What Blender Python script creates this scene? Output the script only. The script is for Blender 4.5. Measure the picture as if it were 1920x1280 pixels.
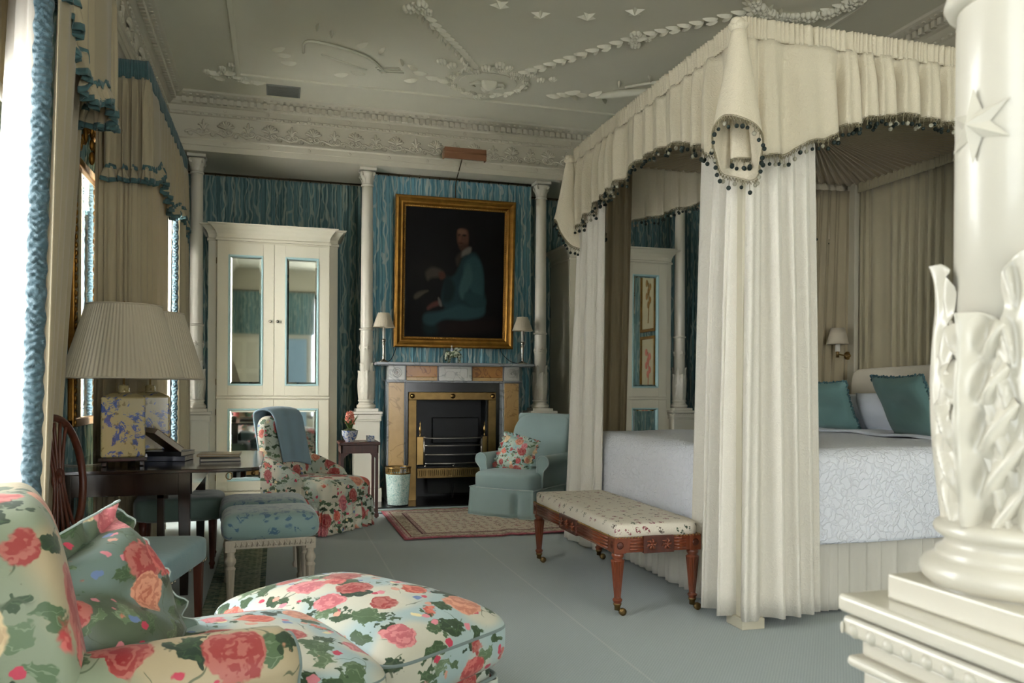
import bpy, math, random
import numpy as np
from mathutils import Vector, Matrix, noise as mnoise

for o in list(bpy.data.objects): bpy.data.objects.remove(o)
SC = bpy.context.scene
COL = SC.collection
PI = math.pi
R = math.radians
rng = random.Random(7)

# ------------------------------------------------------------------ camera
cam_d = bpy.data.cameras.new('camera'); cam = bpy.data.objects.new('camera', cam_d); COL.objects.link(cam)
cam.matrix_world = Matrix.Translation((0, 0, 1.22)) @ Matrix.Rotation(R(-16.2), 4, 'Z') @ Matrix.Rotation(R(90), 4, 'X') @ Matrix.Rotation(.006, 4, 'Z')
cam_d.sensor_width = 36; cam_d.lens = 28.4625; cam_d.shift_y = .04406; cam_d.clip_start = .05; cam_d.clip_end = 200
cam_d.dof.use_dof = True; cam_d.dof.focus_distance = 5.0; cam_d.dof.aperture_fstop = 9.0
SC.camera = cam
# ------------------------------------------------------------------ world, window light, added rear fill, exposure
W = bpy.data.worlds.new('sky'); SC.world = W; W.use_nodes = True
bg = W.node_tree.nodes['Background']; bg.inputs[0].default_value = (.80, .90, 1.0, 1); bg.inputs[1].default_value = 3.0

def area(name, loc, rot, sx, sy, power, col):
    l = bpy.data.lights.new(name, 'AREA'); l.shape = 'RECTANGLE'; l.size = sx; l.size_y = sy; l.energy = power; l.color = col
    o = bpy.data.objects.new(name, l); o.location = loc; o.rotation_euler = rot; COL.objects.link(o); return o
DAY = (1.0, .985, .935)
area('window_daylight', (-1.62, 7.2, 1.85), (0, R(-90), 0), 2.9, 1.5, 200, DAY)
area('window_daylight', (-1.85, 2.9, 1.85), (0, R(-90), 0), 2.9, 2.2, 105, DAY)
area('window_daylight', (-1.75, -.9, 1.85), (0, R(-90), 0), 2.9, 1.7, 22, DAY)
area('window_daylight', (2.0, -3.3, 1.9), (R(90), 0, R(0)), 2.2, 2.9, 80, (1.0, .96, .88))  # added general fill from behind the camera, set at an unseen rear window
SC.view_settings.view_transform = 'Standard'; SC.view_settings.look = 'None'
SC.view_settings.exposure = 0.6; SC.view_settings.gamma = 1.0; SC.view_settings.use_curve_mapping = False

# ------------------------------------------------------------------ colour + node helpers
def lin(h):
    if not isinstance(h, str): return tuple(h) + (1,) if len(h) == 3 else tuple(h)
    h = h.lstrip('#'); r = []
    for i in (0, 2, 4):
        x = int(h[i:i+2], 16) / 255
        r.append(x / 12.92 if x <= .04045 else ((x + .055) / 1.055) ** 2.4)
    return (*r, 1)
class NT:
    def __init__(s, name):
        s.m = bpy.data.materials.new(name); s.m.use_nodes = True; s.t = s.m.node_tree; s.b = s.t.nodes['Principled BSDF']
    def n(s, typ, ins=None, **kw):
        nd = s.t.nodes.new(typ)
        for k, v in kw.items(): setattr(nd, k, v)
        if ins:
            for k, v in ins.items(): s.set(nd.inputs[k], v)
        return nd
    def set(s, sock, v):
        if hasattr(v, 'is_output'): s.t.links.new(v, sock)
        elif hasattr(v, 'outputs'): s.t.links.new(v.outputs[0], sock)
        else: sock.default_value = v
    def math(s, op, a, b=0.0, c=None, clamp=False):
        nd = s.n('ShaderNodeMath', {0: a, 1: b}, operation=op, use_clamp=clamp)
        if c is not None: s.set(nd.inputs[2], c)
        return nd.outputs[0]
    def ramp(s, fac, stops, interp='LINEAR'):
        nd = s.n('ShaderNodeValToRGB', {0: fac}); cr = nd.color_ramp; cr.interpolation = interp
        while len(cr.elements) < len(stops): cr.elements.new(.5)
        for e, (p, c) in zip(cr.elements, stops): e.position = p; e.color = lin(c)
        return nd.outputs[0]
    def mix(s, fac, a, b, mode='MIX'):
        nd = s.n('ShaderNodeMix', data_type='RGBA', blend_type=mode); s.set(nd.inputs[0], fac)
        for i, v in ((6, a), (7, b)):
            if isinstance(v, (str, tuple)): v = lin(v)
            s.set(nd.inputs[i], v)
        return nd.outputs[2]
    def coord(s, kind='Object'): return s.n('ShaderNodeTexCoord').outputs[kind]
    def mapping(s, v, scale=(1,1,1), rot=(0,0,0), loc=(0,0,0)): return s.n('ShaderNodeMapping', {0: v, 'Scale': scale, 'Rotation': rot, 'Location': loc}).outputs[0]
    def noise(s, v, scale, detail=2, rough=.5, dist=0.0, out=0):
        return s.n('ShaderNodeTexNoise', {'Vector': v, 'Scale': scale, 'Detail': detail, 'Roughness': rough, 'Distortion': dist}).outputs[out]
    def vor(s, v, scale, rand=1.0, feature='F1'):
        return s.n('ShaderNodeTexVoronoi', {'Vector': v, 'Scale': scale, 'Randomness': rand}, feature=feature)
    def smooth(s, x, a, b):  # 1 when x<a, 0 when x>b
        return s.n('ShaderNodeMapRange', {0: x, 1: a, 2: b, 3: 1.0, 4: 0.0}, interpolation_type='SMOOTHSTEP').outputs[0]
    def bump(s, h, strength=.3, dist=.01, prev=None):
        nd = s.n('ShaderNodeBump', {'Height': h, 'Strength': strength, 'Distance': dist})
        if prev is not None: s.set(nd.inputs['Normal'], prev)
        return nd.outputs[0]
    def fin(s, col=None, rough=.6, metal=0.0, normal=None, sheen=0, coat=0, spec=None, trans=0):
        if col is not None: s.set(s.b.inputs['Base Color'], lin(col) if isinstance(col, (str, tuple)) else col)
        s.set(s.b.inputs['Roughness'], rough); s.set(s.b.inputs['Metallic'], metal)
        if normal is not None: s.set(s.b.inputs['Normal'], normal)
        if sheen: s.b.inputs['Sheen Weight'].default_value = sheen
        if coat: s.b.inputs['Coat Weight'].default_value = coat; s.b.inputs['Coat Roughness'].default_value = .12
        if spec is not None: s.b.inputs['Specular IOR Level'].default_value = spec
        if trans:
            tl = s.n('ShaderNodeBsdfTranslucent'); 
            if col is not None: s.set(tl.inputs[0], lin(col) if isinstance(col, (str, tuple)) else col)
            mx = s.n('ShaderNodeMixShader', {0: trans, 1: s.b.outputs[0], 2: tl.outputs[0]})
            s.t.links.new(mx.outputs[0], s.t.nodes['Material Output'].inputs[0])
        return s.m

def plain(name, col, rough=.6, metal=0, var=.06, nscale=6, bump=0, bscale=120, sheen=0, coat=0, spec=None, trans=0):
    s = NT(name); co = s.coord(); n = s.noise(co, nscale, 3)
    c = lin(col); dk = tuple(x * (1 - var * 2) for x in c[:3]); lt = tuple(min(1, x * (1 + var)) for x in c[:3])
    cc = s.mix(n, dk, lt); nm = None
    if bump: nm = s.bump(s.noise(co, bscale, 2), bump, .004)
    return s.fin(cc, rough, metal, nm, sheen, coat, spec, trans)

def paint(name, col, rough=.45, bump=.05):
    s = NT(name); co = s.coord(); c = s.mix(s.noise(co, 3, 4), tuple(x*.95 for x in lin(col)[:3]), tuple(min(1, x*1.03) for x in lin(col)[:3]))
    return s.fin(c, rough, 0, s.bump(s.noise(co, 60, 2), bump, .003))

def wood(name, dark, light, rough=.3, scale=(30, 30, 3), coat=.4):
    s = NT(name); v = s.mapping(s.coord(), scale); n = s.noise(v, 1.2, 5, .6, 1.2)
    c = s.mix(n, dark, light); return s.fin(c, rough, 0, s.bump(n, .08, .002), coat=coat)

def fabric(name, col, dark=None, weave=500, bump=.25, wr=.3, sheen=.2, rough=.85, trans=0, wrinkle=14):
    s = NT(name); co = s.coord()
    n1 = s.noise(co, 4, 3); c = s.mix(n1, dark or tuple(x*.86 for x in lin(col)[:3]), col)
    b = s.bump(s.noise(co, weave, 1), bump, .001); b = s.bump(s.noise(co, wrinkle, 4, .55, .6), wr, .012, b)
    return s.fin(c, rough, 0, b, sheen=sheen, trans=trans)

def damask(name, col, sc=9, rough=.85, amt=.6, trans=0, tone=.93):
    # woven cream cloth with a raised self-coloured scroll
    s = NT(name); co = s.coord()
    v = s.noise(co, sc, 2, .5, 0, 1)
    d = s.n('ShaderNodeVectorMath', {0: co, 1: s.n('ShaderNodeVectorMath', {0: v, 1: (.12, .12, .12)}, operation='MULTIPLY').outputs[0]}, operation='ADD').outputs[0]
    vo = s.vor(d, sc * 1.6, 1, 'DISTANCE_TO_EDGE').outputs[0]
    m = s.smooth(vo, .03, .12)
    c = s.mix(m, tuple(x*tone for x in lin(col)[:3]), col)
    b = s.bump(m, amt, .003); b = s.bump(s.noise(co, 7, 4, .6, .8), .35, .012, b); b = s.bump(s.noise(co, 420, 1), .12, .001, b)
    return s.fin(c, rough, 0, b, sheen=.15, trans=trans)

def chintz(name, sc=3.2, ground=('#cdc8b2', '#afbdb2'), dens=.36, dim=1.0):
    """printed glazed cotton: cabbage roses, sprays of leaves and small blooms on a pale ground"""
    s = NT(name); co = s.coord()
    wob = s.n('ShaderNodeVectorMath', {0: s.noise(co, sc * 3.2, 3, .6, 0, 1), 1: (.5, .5, .5)}, operation='SUBTRACT').outputs[0]
    def dis(k): return s.n('ShaderNodeVectorMath', {0: co, 1: s.n('ShaderNodeVectorMath', {0: wob, 1: (k/sc,)*3}, operation='MULTIPLY').outputs[0]}, operation='ADD').outputs[0]
    g = s.mix(s.smooth(s.noise(co, sc * .9, 1), .42, .56), ground[0], ground[1])
    # leaves
    lv = s.vor(s.mapping(dis(.55), (1, 1, 2.2), (.5, .7, .4)), sc * 2.1, 1)
    lsep = s.n('ShaderNodeSeparateColor', {0: lv.outputs['Color']})
    lmask = s.math('MULTIPLY', s.smooth(lv.outputs['Distance'], .42, .46), s.math('GREATER_THAN', lsep.outputs[0], .20))
    lvein = s.smooth(s.math('ABSOLUTE', s.math('SUBTRACT', s.noise(s.mapping(dis(.3), (1, 1, 3), (.5, .7, .4)), sc * 5, 1), .5)), .015, .04)
    lcol = s.ramp(s.math('ADD', s.math('MULTIPLY', lsep.outputs[1], .8), s.math('MULTIPLY', lvein, .25)), [(0, '#24382a'), (.35, '#3d5537'), (.7, '#5d7553'), (1, '#86997c')])
    g = s.mix(lmask, g, lcol)
    stem = s.math('MULTIPLY', s.smooth(s.math('ABSOLUTE', s.math('SUBTRACT', s.noise(co, sc * 2.1, 1, .5, .3), .5)), .004, .010), s.smooth(s.noise(co, sc*2.7, 1), .44, .47))
    g = s.mix(s.math('MULTIPLY', stem, .8), g, '#4c5c43')
    # little blooms
    sv = s.vor(dis(.25), sc * 4.2, 1); ssep = s.n('ShaderNodeSeparateColor', {0: sv.outputs['Color']})
    smask = s.math('MULTIPLY', s.smooth(sv.outputs['Distance'], .27, .32), s.math('GREATER_THAN', ssep.outputs[0], .62))
    g = s.mix(smask, g, s.ramp(ssep.outputs[1], [(0, '#c9415a'), (.3, '#e08a96'), (.5, '#6f86b4'), (.7, '#d9a08c'), (.9, '#e9d9a8')], 'CONSTANT'))
    # roses
    for (k, off, th) in ((1.0, (0, 0, 0), dens), (1.35, (3.1, 1.7, 5.3), dens + .1)):
        fv = s.vor(s.mapping(dis(.30), loc=off), sc * k, .85); fsep = s.n('ShaderNodeSeparateColor', {0: fv.outputs['Color']})
        fm = s.math('MULTIPLY', s.smooth(fv.outputs['Distance'], .36, .39), s.math('GREATER_THAN', fsep.outputs[0], th))
        base = s.ramp(fsep.outputs[1], [(0, '#a80c1e'), (.32, '#cc2536'), (.46, '#d96d7c'), (.58, '#d8482a'), (.78, '#dd8a68'), (.91, '#e6cf9e')], 'CONSTANT')
        rings = s.n('ShaderNodeMath', {0: s.math('ADD', s.math('MULTIPLY', fv.outputs['Distance'], 34.0), s.math('MULTIPLY', s.noise(dis(.6), sc * 3.4 * k, 2, .6), 17.0))}, operation='SINE').outputs[0]
        shade = s.math('ADD', s.math('MULTIPLY', s.smooth(rings, -.5, .7), .75), s.math('MULTIPLY', s.smooth(fv.outputs['Distance'], .05, .3), .35))
        rose = s.mix(s.math('MULTIPLY', shade, .9, clamp=True), s.mix(.22, base, '#f2dcc4'), s.mix(.45, base, '#7e1420'))
        g = s.mix(fm, g, rose)
    if dim != 1: g = s.mix(1.0, g, (dim, dim, dim), 'MULTIPLY')
    b = s.bump(s.noise(co, 9, 4, .55, .5), .3, .012); b = s.bump(s.noise(co, 500, 1), .1, .001, b)
    return s.fin(g, .55, 0, b, sheen=.1)

def ikat(name, blue='#35697c', deep='#1d4250', pale='#9fb9b3', mid='#5d8b98'):
    """wavy warp-printed stripes, u and v in metres"""
    s = NT(name); uv = s.coord('UV'); sep = s.n('ShaderNodeSeparateXYZ', {0: uv}); u = sep.outputs[0]
    def line(f, nu, nv, amp, w, off):
        n = s.noise(s.mapping(uv, (nu, nv, 1), loc=(off, off * .7, 0)), 1, 2, .5)
        ph = s.math('ADD', s.math('MULTIPLY', u, f), s.math('MULTIPLY', n, amp))
        return s.smooth(s.math('ABSOLUTE', s.math('SUBTRACT', s.math('FRACT', ph), .5)), w * .45, w)
    a = line(11, 7, 3.2, 1.8, .12, 0); b = line(8.5, 6, 2.6, 2.2, .10, 9.1); c = line(19, 9, 4, 1.6, .17, 4.4)
    st = s.noise(s.mapping(uv, (55, .8, 1)), 1, 3)
    ground = s.mix(s.smooth(st, .35, .62), deep, blue); ground = s.mix(s.math('MULTIPLY', c, .55), ground, mid)
    m = s.math('MAXIMUM', a, s.math('MULTIPLY', b, .85))
    fade = s.math('ADD', s.math('MULTIPLY', s.noise(s.mapping(uv, (8, 2, 1)), 1, 2), .7), .3)
    col = s.mix(s.math('MULTIPLY', m, fade), ground, pale)
    return s.fin(col, .8, 0, s.bump(s.noise(s.mapping(uv, (260, 40, 1)), 1, 2), .15, .002), sheen=.15)

M = {}
M['wallpaint'] = paint('cream_wall_paint', '#c3bca6')
M['plaster'] = paint('cream_plaster', '#c8c2ae', .6, .12)
M['ceiling'] = paint('ceiling_paint', '#dbd7c2', .8, .08)
M['column'] = paint('glossy_cream_paint', '#d2ccbb', .32, .08); M['column'].node_tree.nodes['Principled BSDF'].inputs['Coat Weight'].default_value = .25
M['furnpaint'] = paint('wardrobe_paint', '#cfc9b4', .5)
M['bluetrim'] = paint('pale_blue_bead', '#a5c4c4', .5)
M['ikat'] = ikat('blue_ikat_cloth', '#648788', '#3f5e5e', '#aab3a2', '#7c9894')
M['ikat_bright'] = ikat('blue_ikat_cloth_bright', '#86b5c0', '#588d9c', '#d8ded2', '#a9c8c9')  # lit copy of the wall cloth; light on the chimney breast put into its colours
M['cream_valance'] = damask('cream_valance_damask', '#ddd2b8', 20, amt=.35, trans=.1, tone=.97)  # copy of the bed damask, darker and yellower to stand in for weaker light
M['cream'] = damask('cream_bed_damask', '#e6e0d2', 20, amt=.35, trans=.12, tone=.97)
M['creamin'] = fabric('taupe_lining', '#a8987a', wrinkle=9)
M['beige'] = fabric('beige_curtain_cloth', '#b3a688', wr=.35, trans=.12, wrinkle=8)
M['lining'] = fabric('white_curtain_lining', '#aaa396', trans=.05, wrinkle=6)
M['shade'] = fabric('ivory_pleated_silk', '#cfc4ac', trans=.15, wr=.1)
M['aqua_ruch'] = fabric('ruched_blue_silk', '#46606a', '#324b52', rough=.5, wr=.6, wrinkle=40)
M['pelmetblue'] = fabric('teal_pelmet_band', '#4c6e6e', '#355252')
M['rod'] = plain('dark_brass_rod', '#4a3b22', .4, .5)
M['brass'] = plain('aged_brass', '#a88a58', .32, 1, .15, 9, .06, 30)
M['brass2'] = plain('tarnished_brass', '#8a7148', .42, 1, .25, 12, .1, 40)
M['steel'] = plain('polished_steel', '#9a9690', .3, 1, .1)
M['silver'] = plain('silver_plate', '#b9b2a4', .22, 1, .1)
M['iron'] = plain('black_iron', '#15171a', .45, .3, .2)
M['soot'] = plain('sooty_hearth', '#0b0b0d', .8)
M['slate'] = plain('black_slate', '#16181b', .25, 0, .2, 10, coat=.3)
M['mahog'] = wood('mahogany', '#2a0e07', '#642d17', .45, coat=.08)
M['mahogdark'] = wood('dark_mahogany', '#0c0706', '#2a1711', .16, coat=.8)
M['benchwood'] = wood('red_brown_carved_wood', '#4e1f0d', '#8a4526', .3, (24, 24, 6), .5)
M['limed'] = wood('limed_oak', '#a2988a', '#c9c0af', .7, coat=0)
M['gilt'] = plain('old_gilt', '#9c6f2c', .38, .75, .3, 14, .5, 60)
M['gilt2'] = plain('worn_gilt', '#b98a45', .34, .8, .3, 20, .5, 90)
M['copperbox'] = plain('brown_bronze', '#8c6244', .5, .5, .1)
s = NT('mirror_glass'); M['mirror'] = s.fin((.86, .90, .90), .03, 1.0)
s = NT('window_glass'); s.b.inputs['Transmission Weight'].default_value = 1; s.b.inputs['IOR'].default_value = 1.02; M['glass'] = s.fin((1, 1, 1), 0)
s = NT('clear_knob_glass'); s.b.inputs['Transmission Weight'].default_value = .6; M['knobglass'] = s.fin((.9, .9, .88), .1)
M['spread'] = damask('white_matelasse', '#e8eaf1', 13, .8, 1.0, tone=.985)
M['linen'] = fabric('white_linen', '#e2e6ee', wr=.35)
M['skirt'] = fabric('white_bed_skirt', '#ddd8cb', wr=.2, trans=.1)
M['headboard'] = fabric('cream_headboard_cloth', '#cfc6b1', wr=.1)
M['teal'] = fabric('teal_silk', '#6d8f8b', '#5c7f7c', rough=.5, wr=.4, wrinkle=6)
M['tealtrim'] = fabric('teal_tufted_trim', '#3b6268', wr=.4)
M['armblue'] = fabric('duck_egg_twill', '#9cb2b0', '#8ea4a2', wr=.08)
M['armpipe'] = fabric('pale_piping', '#b9cac6')
M['blueseat'] = fabric('blue_silk_damask', '#86a3a8', '#6d8b92', rough=.5, wr=.3, wrinkle=7)
M['greenvelvet'] = fabric('green_grey_velvet', '#667c72', '#4f6459', rough=.7, sheen=.5)
M['throw'] = fabric('pale_blue_wool', '#87a0ab', '#7992a0', wr=.15)
M['chintz'] = chintz('rose_chintz', 4.6, ('#cbc8b6', '#a8bcbc'))
M['chintz_small'] = chintz('rose_chintz_small', 5.6, ('#d6d0bc', '#b6c0b2'), dens=.40)
M['chintz_big'] = chintz('rose_chintz_large', 3.5, ('#b8a888', '#8f9a82'), .15)  # ground darkened to paint in the shade on the big armchair
M['chintz_cushion'] = chintz('rose_chintz_cushion', 6.0, ('#a9bdb0', '#8fb0ac'), .28)
M['piping_grey'] = fabric('grey_blue_piping', '#7f8f8d')
M['greenfab'] = chintz('dark_green_chintz', 5.0, ('#56644f', '#728680'), .30)  # dark green print, its ground lowered further for the armchair's shade
M['yellow_ceramic'] = None
M['white_marble'] = None
def marble(name, c1, c2, vein, sc=4, rough=.25):
    s = NT(name); co = s.coord(); n = s.noise(co, sc, 5, .6, 1.5)
    v = s.smooth(s.math('ABSOLUTE', s.math('SUBTRACT', s.noise(co, sc * .8, 2, .5, 1.0), .5)), .002, .02)
    return s.fin(s.mix(s.math('MULTIPLY', v, .6), s.mix(n, c1, c2), vein), rough)
M['white_marble'] = marble('white_marble', '#b9b8b2', '#d0cfc8', '#8f8f8c')
M['grey_marble'] = marble('grey_marble', '#7d8184', '#94979a', '#5d6062')
M['sienna'] = marble('sienna_marble', '#a8692a', '#c08a45', '#5f3a1c', 6)
M['sienna_pale'] = marble('pale_sienna_marble', '#ad8a55', '#c4a06a', '#8a6a45', 7)
s = NT('blue_and_cream_glazed_pottery'); co = s.coord()
n = s.noise(co, 13, 4, .7, .8); n2 = s.noise(co, 44, 3, .7)
g = s.mix(s.smooth(s.noise(co, 30, 3), .34, .42), '#aa9a6c', '#7d6c42')
g = s.mix(s.math('MULTIPLY', s.smooth(n, .43, .46), s.smooth(n2, .54, .60)), g, '#40528a'); g = s.mix(s.smooth(n, .37, .40), g, '#34457a')
M['yellow_ceramic'] = s.fin(g, .15, coat=.6)
s = NT('blue_and_white_china'); co = s.coord(); n = s.noise(co, 60, 3, .6)
M['china'] = s.fin(s.mix(s.smooth(n, .44, .48), '#c9cdd0', '#3f63a6'), .15, coat=.5)
# bench needlework
s = NT('sprigged_needlework'); co = s.coord()
sx_ = s.n('ShaderNodeSeparateXYZ', {0: co}); cv2 = s.n('ShaderNodeCombineXYZ', {0: s.math('ADD', sx_.outputs[0], s.math('MULTIPLY', sx_.outputs[2], .8)), 1: s.math('ADD', sx_.outputs[1], s.math('MULTIPLY', sx_.outputs[2], .8)), 2: 0.0}).outputs[0]; vv = s.vor(cv2, 17, .45); sp = s.n('ShaderNodeSeparateColor', {0: vv.outputs['Color']})
pt = s.noise(co, 95, 2, .6)
m = s.math('MULTIPLY', s.smooth(vv.outputs['Distance'], .30, .36), s.smooth(pt, .44, .50))
col = s.mix(m, s.mix(s.noise(co, 200, 1), '#c9c0ae', '#ddd5c4'), s.ramp(sp.outputs[0], [(0, '#7a2b3a'), (.35, '#8b4a5c'), (.55, '#44503f'), (.8, '#5b5148')], 'CONSTANT'))
M['needlework'] = s.fin(col, .9, 0, s.bump(s.noise(co, 300, 1), .3, .001))
s = NT('blue_floral_damask'); co = s.coord(); n = s.noise(co, 26, 3, .6, 1.0); vv = s.vor(co, 15, .7).outputs[0]
col = s.mix(s.math('MULTIPLY', s.smooth(n, .47, .51), s.smooth(vv, .46, .55)), s.mix(s.noise(co, 3, 2), '#748f8d', '#8aa3a0'), '#416680')
M['stoolcloth'] = s.fin(col, .6, 0, s.bump(n, .15, .003), sheen=.5)
s = NT('scrolled_aqua_paper'); co = s.coord(); n = s.noise(co, 34, 2, .5, 2.2)
M['basket'] = s.fin(s.mix(s.smooth(s.math('ABSOLUTE', s.math('SUBTRACT', n, .5)), .02, .05), '#c8d6cc', '#6fa39f'), .5)
# carpet
s = NT('blue_grey_carpet'); co = s.coord()
w = s.n('ShaderNodeTexWave', {'Vector': s.mapping(co, rot=(0, 0, R(38))), 'Scale': 26.0, 'Distortion': 1.5, 'Detail': 1.0, 'Detail Scale': 12.0})
w2 = s.n('ShaderNodeTexWave', {'Vector': s.mapping(co, rot=(0, 0, R(-50))), 'Scale': 34.0, 'Distortion': 1.5, 'Detail': 1.0})
h = s.math('MULTIPLY', w.outputs['Fac'], w2.outputs['Fac']); gr = s.noise(co, 260, 2)
c = s.mix(h, '#8d9a9a', '#abb3b0'); c = s.mix(s.math('MULTIPLY', gr, .5), c, '#a5aeab'); c = s.mix(s.math('MULTIPLY', s.noise(co, 1.1, 3), .3), c, '#9ba9aa')
sx = s.n('ShaderNodeSeparateXYZ', {0: co}).outputs[0]
seam = s.math('MAXIMUM', s.smooth(s.math('ABSOLUTE', s.math('SUBTRACT', sx, 1.505)), .003, .008), s.smooth(s.math('ABSOLUTE', s.math('SUBTRACT', sx, .72)), .003, .008))
c = s.mix(s.math('MULTIPLY', seam, .35), c, '#c0c4bd')
M['carpet'] = s.fin(c, .95, 0, s.bump(h, .3, .003, s.bump(gr, .5, .003)), sheen=.2)
# ------------------------------------------------------------------ mesh helpers
class MB:
    def __init__(s): s.v = []; s.f = []; s.sm = []; s.uv = {}
    def add(s, vs, fs, smooth=False, mat=None):
        o = len(s.v)
        if mat is not None: vs = [mat @ Vector(p) for p in vs]
        s.v += [tuple(p) for p in vs]; s.f += [tuple(i + o for i in f) for f in fs]; s.sm += [smooth] * len(fs); return s
    def box(s, x0, x1, y0, y1, z0, z1, mat=None):
        vs = [(x, y, z) for x in (x0, x1) for y in (y0, y1) for z in (z0, z1)]
        return s.add(vs, [(0,1,3,2),(4,6,7,5),(0,4,5,1),(2,3,7,6),(0,2,6,4),(1,5,7,3)], False, mat)
    def grid(s, fn, nu, nv, smooth=True, closeu=False, mat=None):
        cu = nu if closeu else nu + 1
        vs = [fn(i / nu, j / nv) for j in range(nv + 1) for i in range(cu)]
        fs = [(j*cu + i, j*cu + (i+1) % cu, (j+1)*cu + (i+1) % cu, (j+1)*cu + i) for j in range(nv) for i in range(nu)]
        return s.add(vs, fs, smooth, mat)
    def lathe(s, prof, seg=24, flute=None, cap=True, c=(0, 0, 0), smooth=True, mat=None, sq=0):
        """prof [(r,z)], flute=(n,depth,z0,z1)"""
        vs = []
        for (r, z) in prof:
            for i in range(seg):
                a = 2*PI*i/seg; rr = r
                if flute and flute[2] <= z <= flute[3]: rr = r * (1 - flute[1] * (.5 + .5*math.cos(flute[0]*a)) )
                vs.append((c[0] + rr*math.cos(a), c[1] + rr*math.sin(a), c[2] + z))
        fs = [(j*seg + i, j*seg + (i+1) % seg, (j+1)*seg + (i+1) % seg, (j+1)*seg + i) for j in range(len(prof)-1) for i in range(seg)]
        n0 = len(fs)
        s.add(vs, fs, smooth, mat)
        if cap:
            o = len(s.v) - len(vs)
            s.f.append(tuple(o + i for i in reversed(range(seg)))); s.f.append(tuple(o + (len(prof)-1)*seg + i for i in range(seg))); s.sm += [False, False]
        return s
    def tube(s, pts, r, seg=8, closed=False, cap=True, mat=None):
        pts = [Vector(p) for p in pts]; n = len(pts); vs = []; up = Vector((0, 0, 1)); prev = None
        rr = r if isinstance(r, (list, tuple)) else [r]*n
        for i, p in enumerate(pts):
            if closed: t = pts[(i+1) % n] - pts[i-1]
            else: t = pts[min(i+1, n-1)] - pts[max(i-1, 0)]
            t.normalize() if t.length > 1e-9 else None
            if prev is None:
                a = t.cross(up); a = t.cross(Vector((1, 0, 0))) if a.length < .05 else a
            else: a = prev - t*prev.dot(t)
            a.normalize(); prev = a; b = t.cross(a)
            for k in range(seg):
                an = 2*PI*k/seg; vs.append(p + a*math.cos(an)*rr[i] + b*math.sin(an)*rr[i])
        m = n if closed else n-1
        fs = [(i*seg+k, i*seg+(k+1) % seg, ((i+1) % n)*seg+(k+1) % seg, ((i+1) % n)*seg+k) for i in range(m) for k in range(seg)]
        if cap and not closed: fs += [tuple(reversed(range(seg))), tuple((n-1)*seg+k for k in range(seg))]
        return s.add(vs, fs, True, mat)
    def prism(s, poly, h, mat=None, smooth=False):
        n = len(poly); vs = [(x, y, 0) for x, y in poly] + [(x, y, h) for x, y in poly]
        return s.add(vs, [tuple(reversed(range(n))), tuple(range(n, 2*n))] + [(i, (i+1) % n, n+(i+1) % n, n+i) for i in range(n)], smooth, mat)
    def ball(s, c, r, seg=8, rings=6, sc=(1, 1, 1), mat=None):
        prof = [(max(1e-4, r*math.sin(PI*j/rings)), -r*math.cos(PI*j/rings)) for j in range(rings+1)]
        vs = [(c[0] + q*math.cos(2*PI*i/seg)*sc[0], c[1] + q*math.sin(2*PI*i/seg)*sc[1], c[2] + z*sc[2]) for q, z in prof for i in range(seg)]
        fs = [(j*seg+i, j*seg+(i+1) % seg, (j+1)*seg+(i+1) % seg, (j+1)*seg+i) for j in range(rings) for i in range(seg)]
        return s.add(vs, fs, True, mat)
    def sq(s, c, h, e1=.35, e2=.35, nu=40, nv=20, fn=None, mat=None):
        """superquadric box-cushion, half sizes h; e small = boxy"""
        sg = lambda x, e: math.copysign(abs(x)**e, x)
        def f(u, v):
            a = 2*PI*u; b = -PI/2 + PI*v
            p = [h[0]*sg(math.cos(b), e1)*sg(math.cos(a), e2), h[1]*sg(math.cos(b), e1)*sg(math.sin(a), e2), h[2]*sg(math.sin(b), e1)]
            if fn: p = fn(p)
            return (c[0]+p[0], c[1]+p[1], c[2]+p[2])
        return s.grid(f, nu, nv, True, True, mat)
    def build(s, name, m, parent=None, world=False, bevel=0, seg=2, solid=0, sub=0, kind=None, label=None, loc=None, auto=None):
        me = bpy.data.meshes.new(name); vs = s.v
        if world and parent is not None:
            inv = XF(parent).inverted(); vs = [inv @ Vector(p) for p in vs]
        me.from_pydata([tuple(p) for p in vs], [], s.f)
        me.polygons.foreach_set('use_smooth', s.sm)
        if s.uv:
            uvl = me.uv_layers.new(name='UVMap'); li = np.empty(len(me.loops), dtype=np.int32); me.loops.foreach_get('vertex_index', li)
            arr = np.array([s.uv.get(i, (0, 0)) for i in range(len(vs))], dtype=np.float32)[li]; uvl.data.foreach_set('uv', arr.ravel())
        me.materials.append(M[m] if isinstance(m, str) else m)
        o = bpy.data.objects.new(name, me); COL.objects.link(o)
        if parent is not None: o.parent = parent
        if loc: o.location = loc
        if bevel:
            b = o.modifiers.new('b', 'BEVEL'); b.width = bevel; b.segments = seg; b.limit_method = 'ANGLE'; b.angle_limit = R(40); b.harden_normals = False
        if sub: b = o.modifiers.new('s', 'SUBSURF'); b.levels = b.render_levels = sub
        if solid: b = o.modifiers.new('t', 'SOLIDIFY'); b.thickness = solid; b.offset = 0
        if kind: o['kind'] = kind
        if label: o['label'] = label
        return o
def XF(o):
    m = Matrix.LocRotScale(o.location, o.rotation_euler, o.scale)
    return XF(o.parent) @ m if o.parent else m
def T(name, label, cat, loc=(0,0,0), rz=0, group=None):
    o = bpy.data.objects.new(name, None); COL.objects.link(o); o.empty_display_size = .1
    o.location = loc; o.rotation_euler = (0, 0, rz); o['label'] = label; o['category'] = cat
    if group: o['group'] = group
    return o
def tag(o, label, cat, group=None):
    o['label'] = label; o['category'] = cat
    if group: o['group'] = group
    return o
def struct(o): o['kind'] = 'structure'; return o
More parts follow.
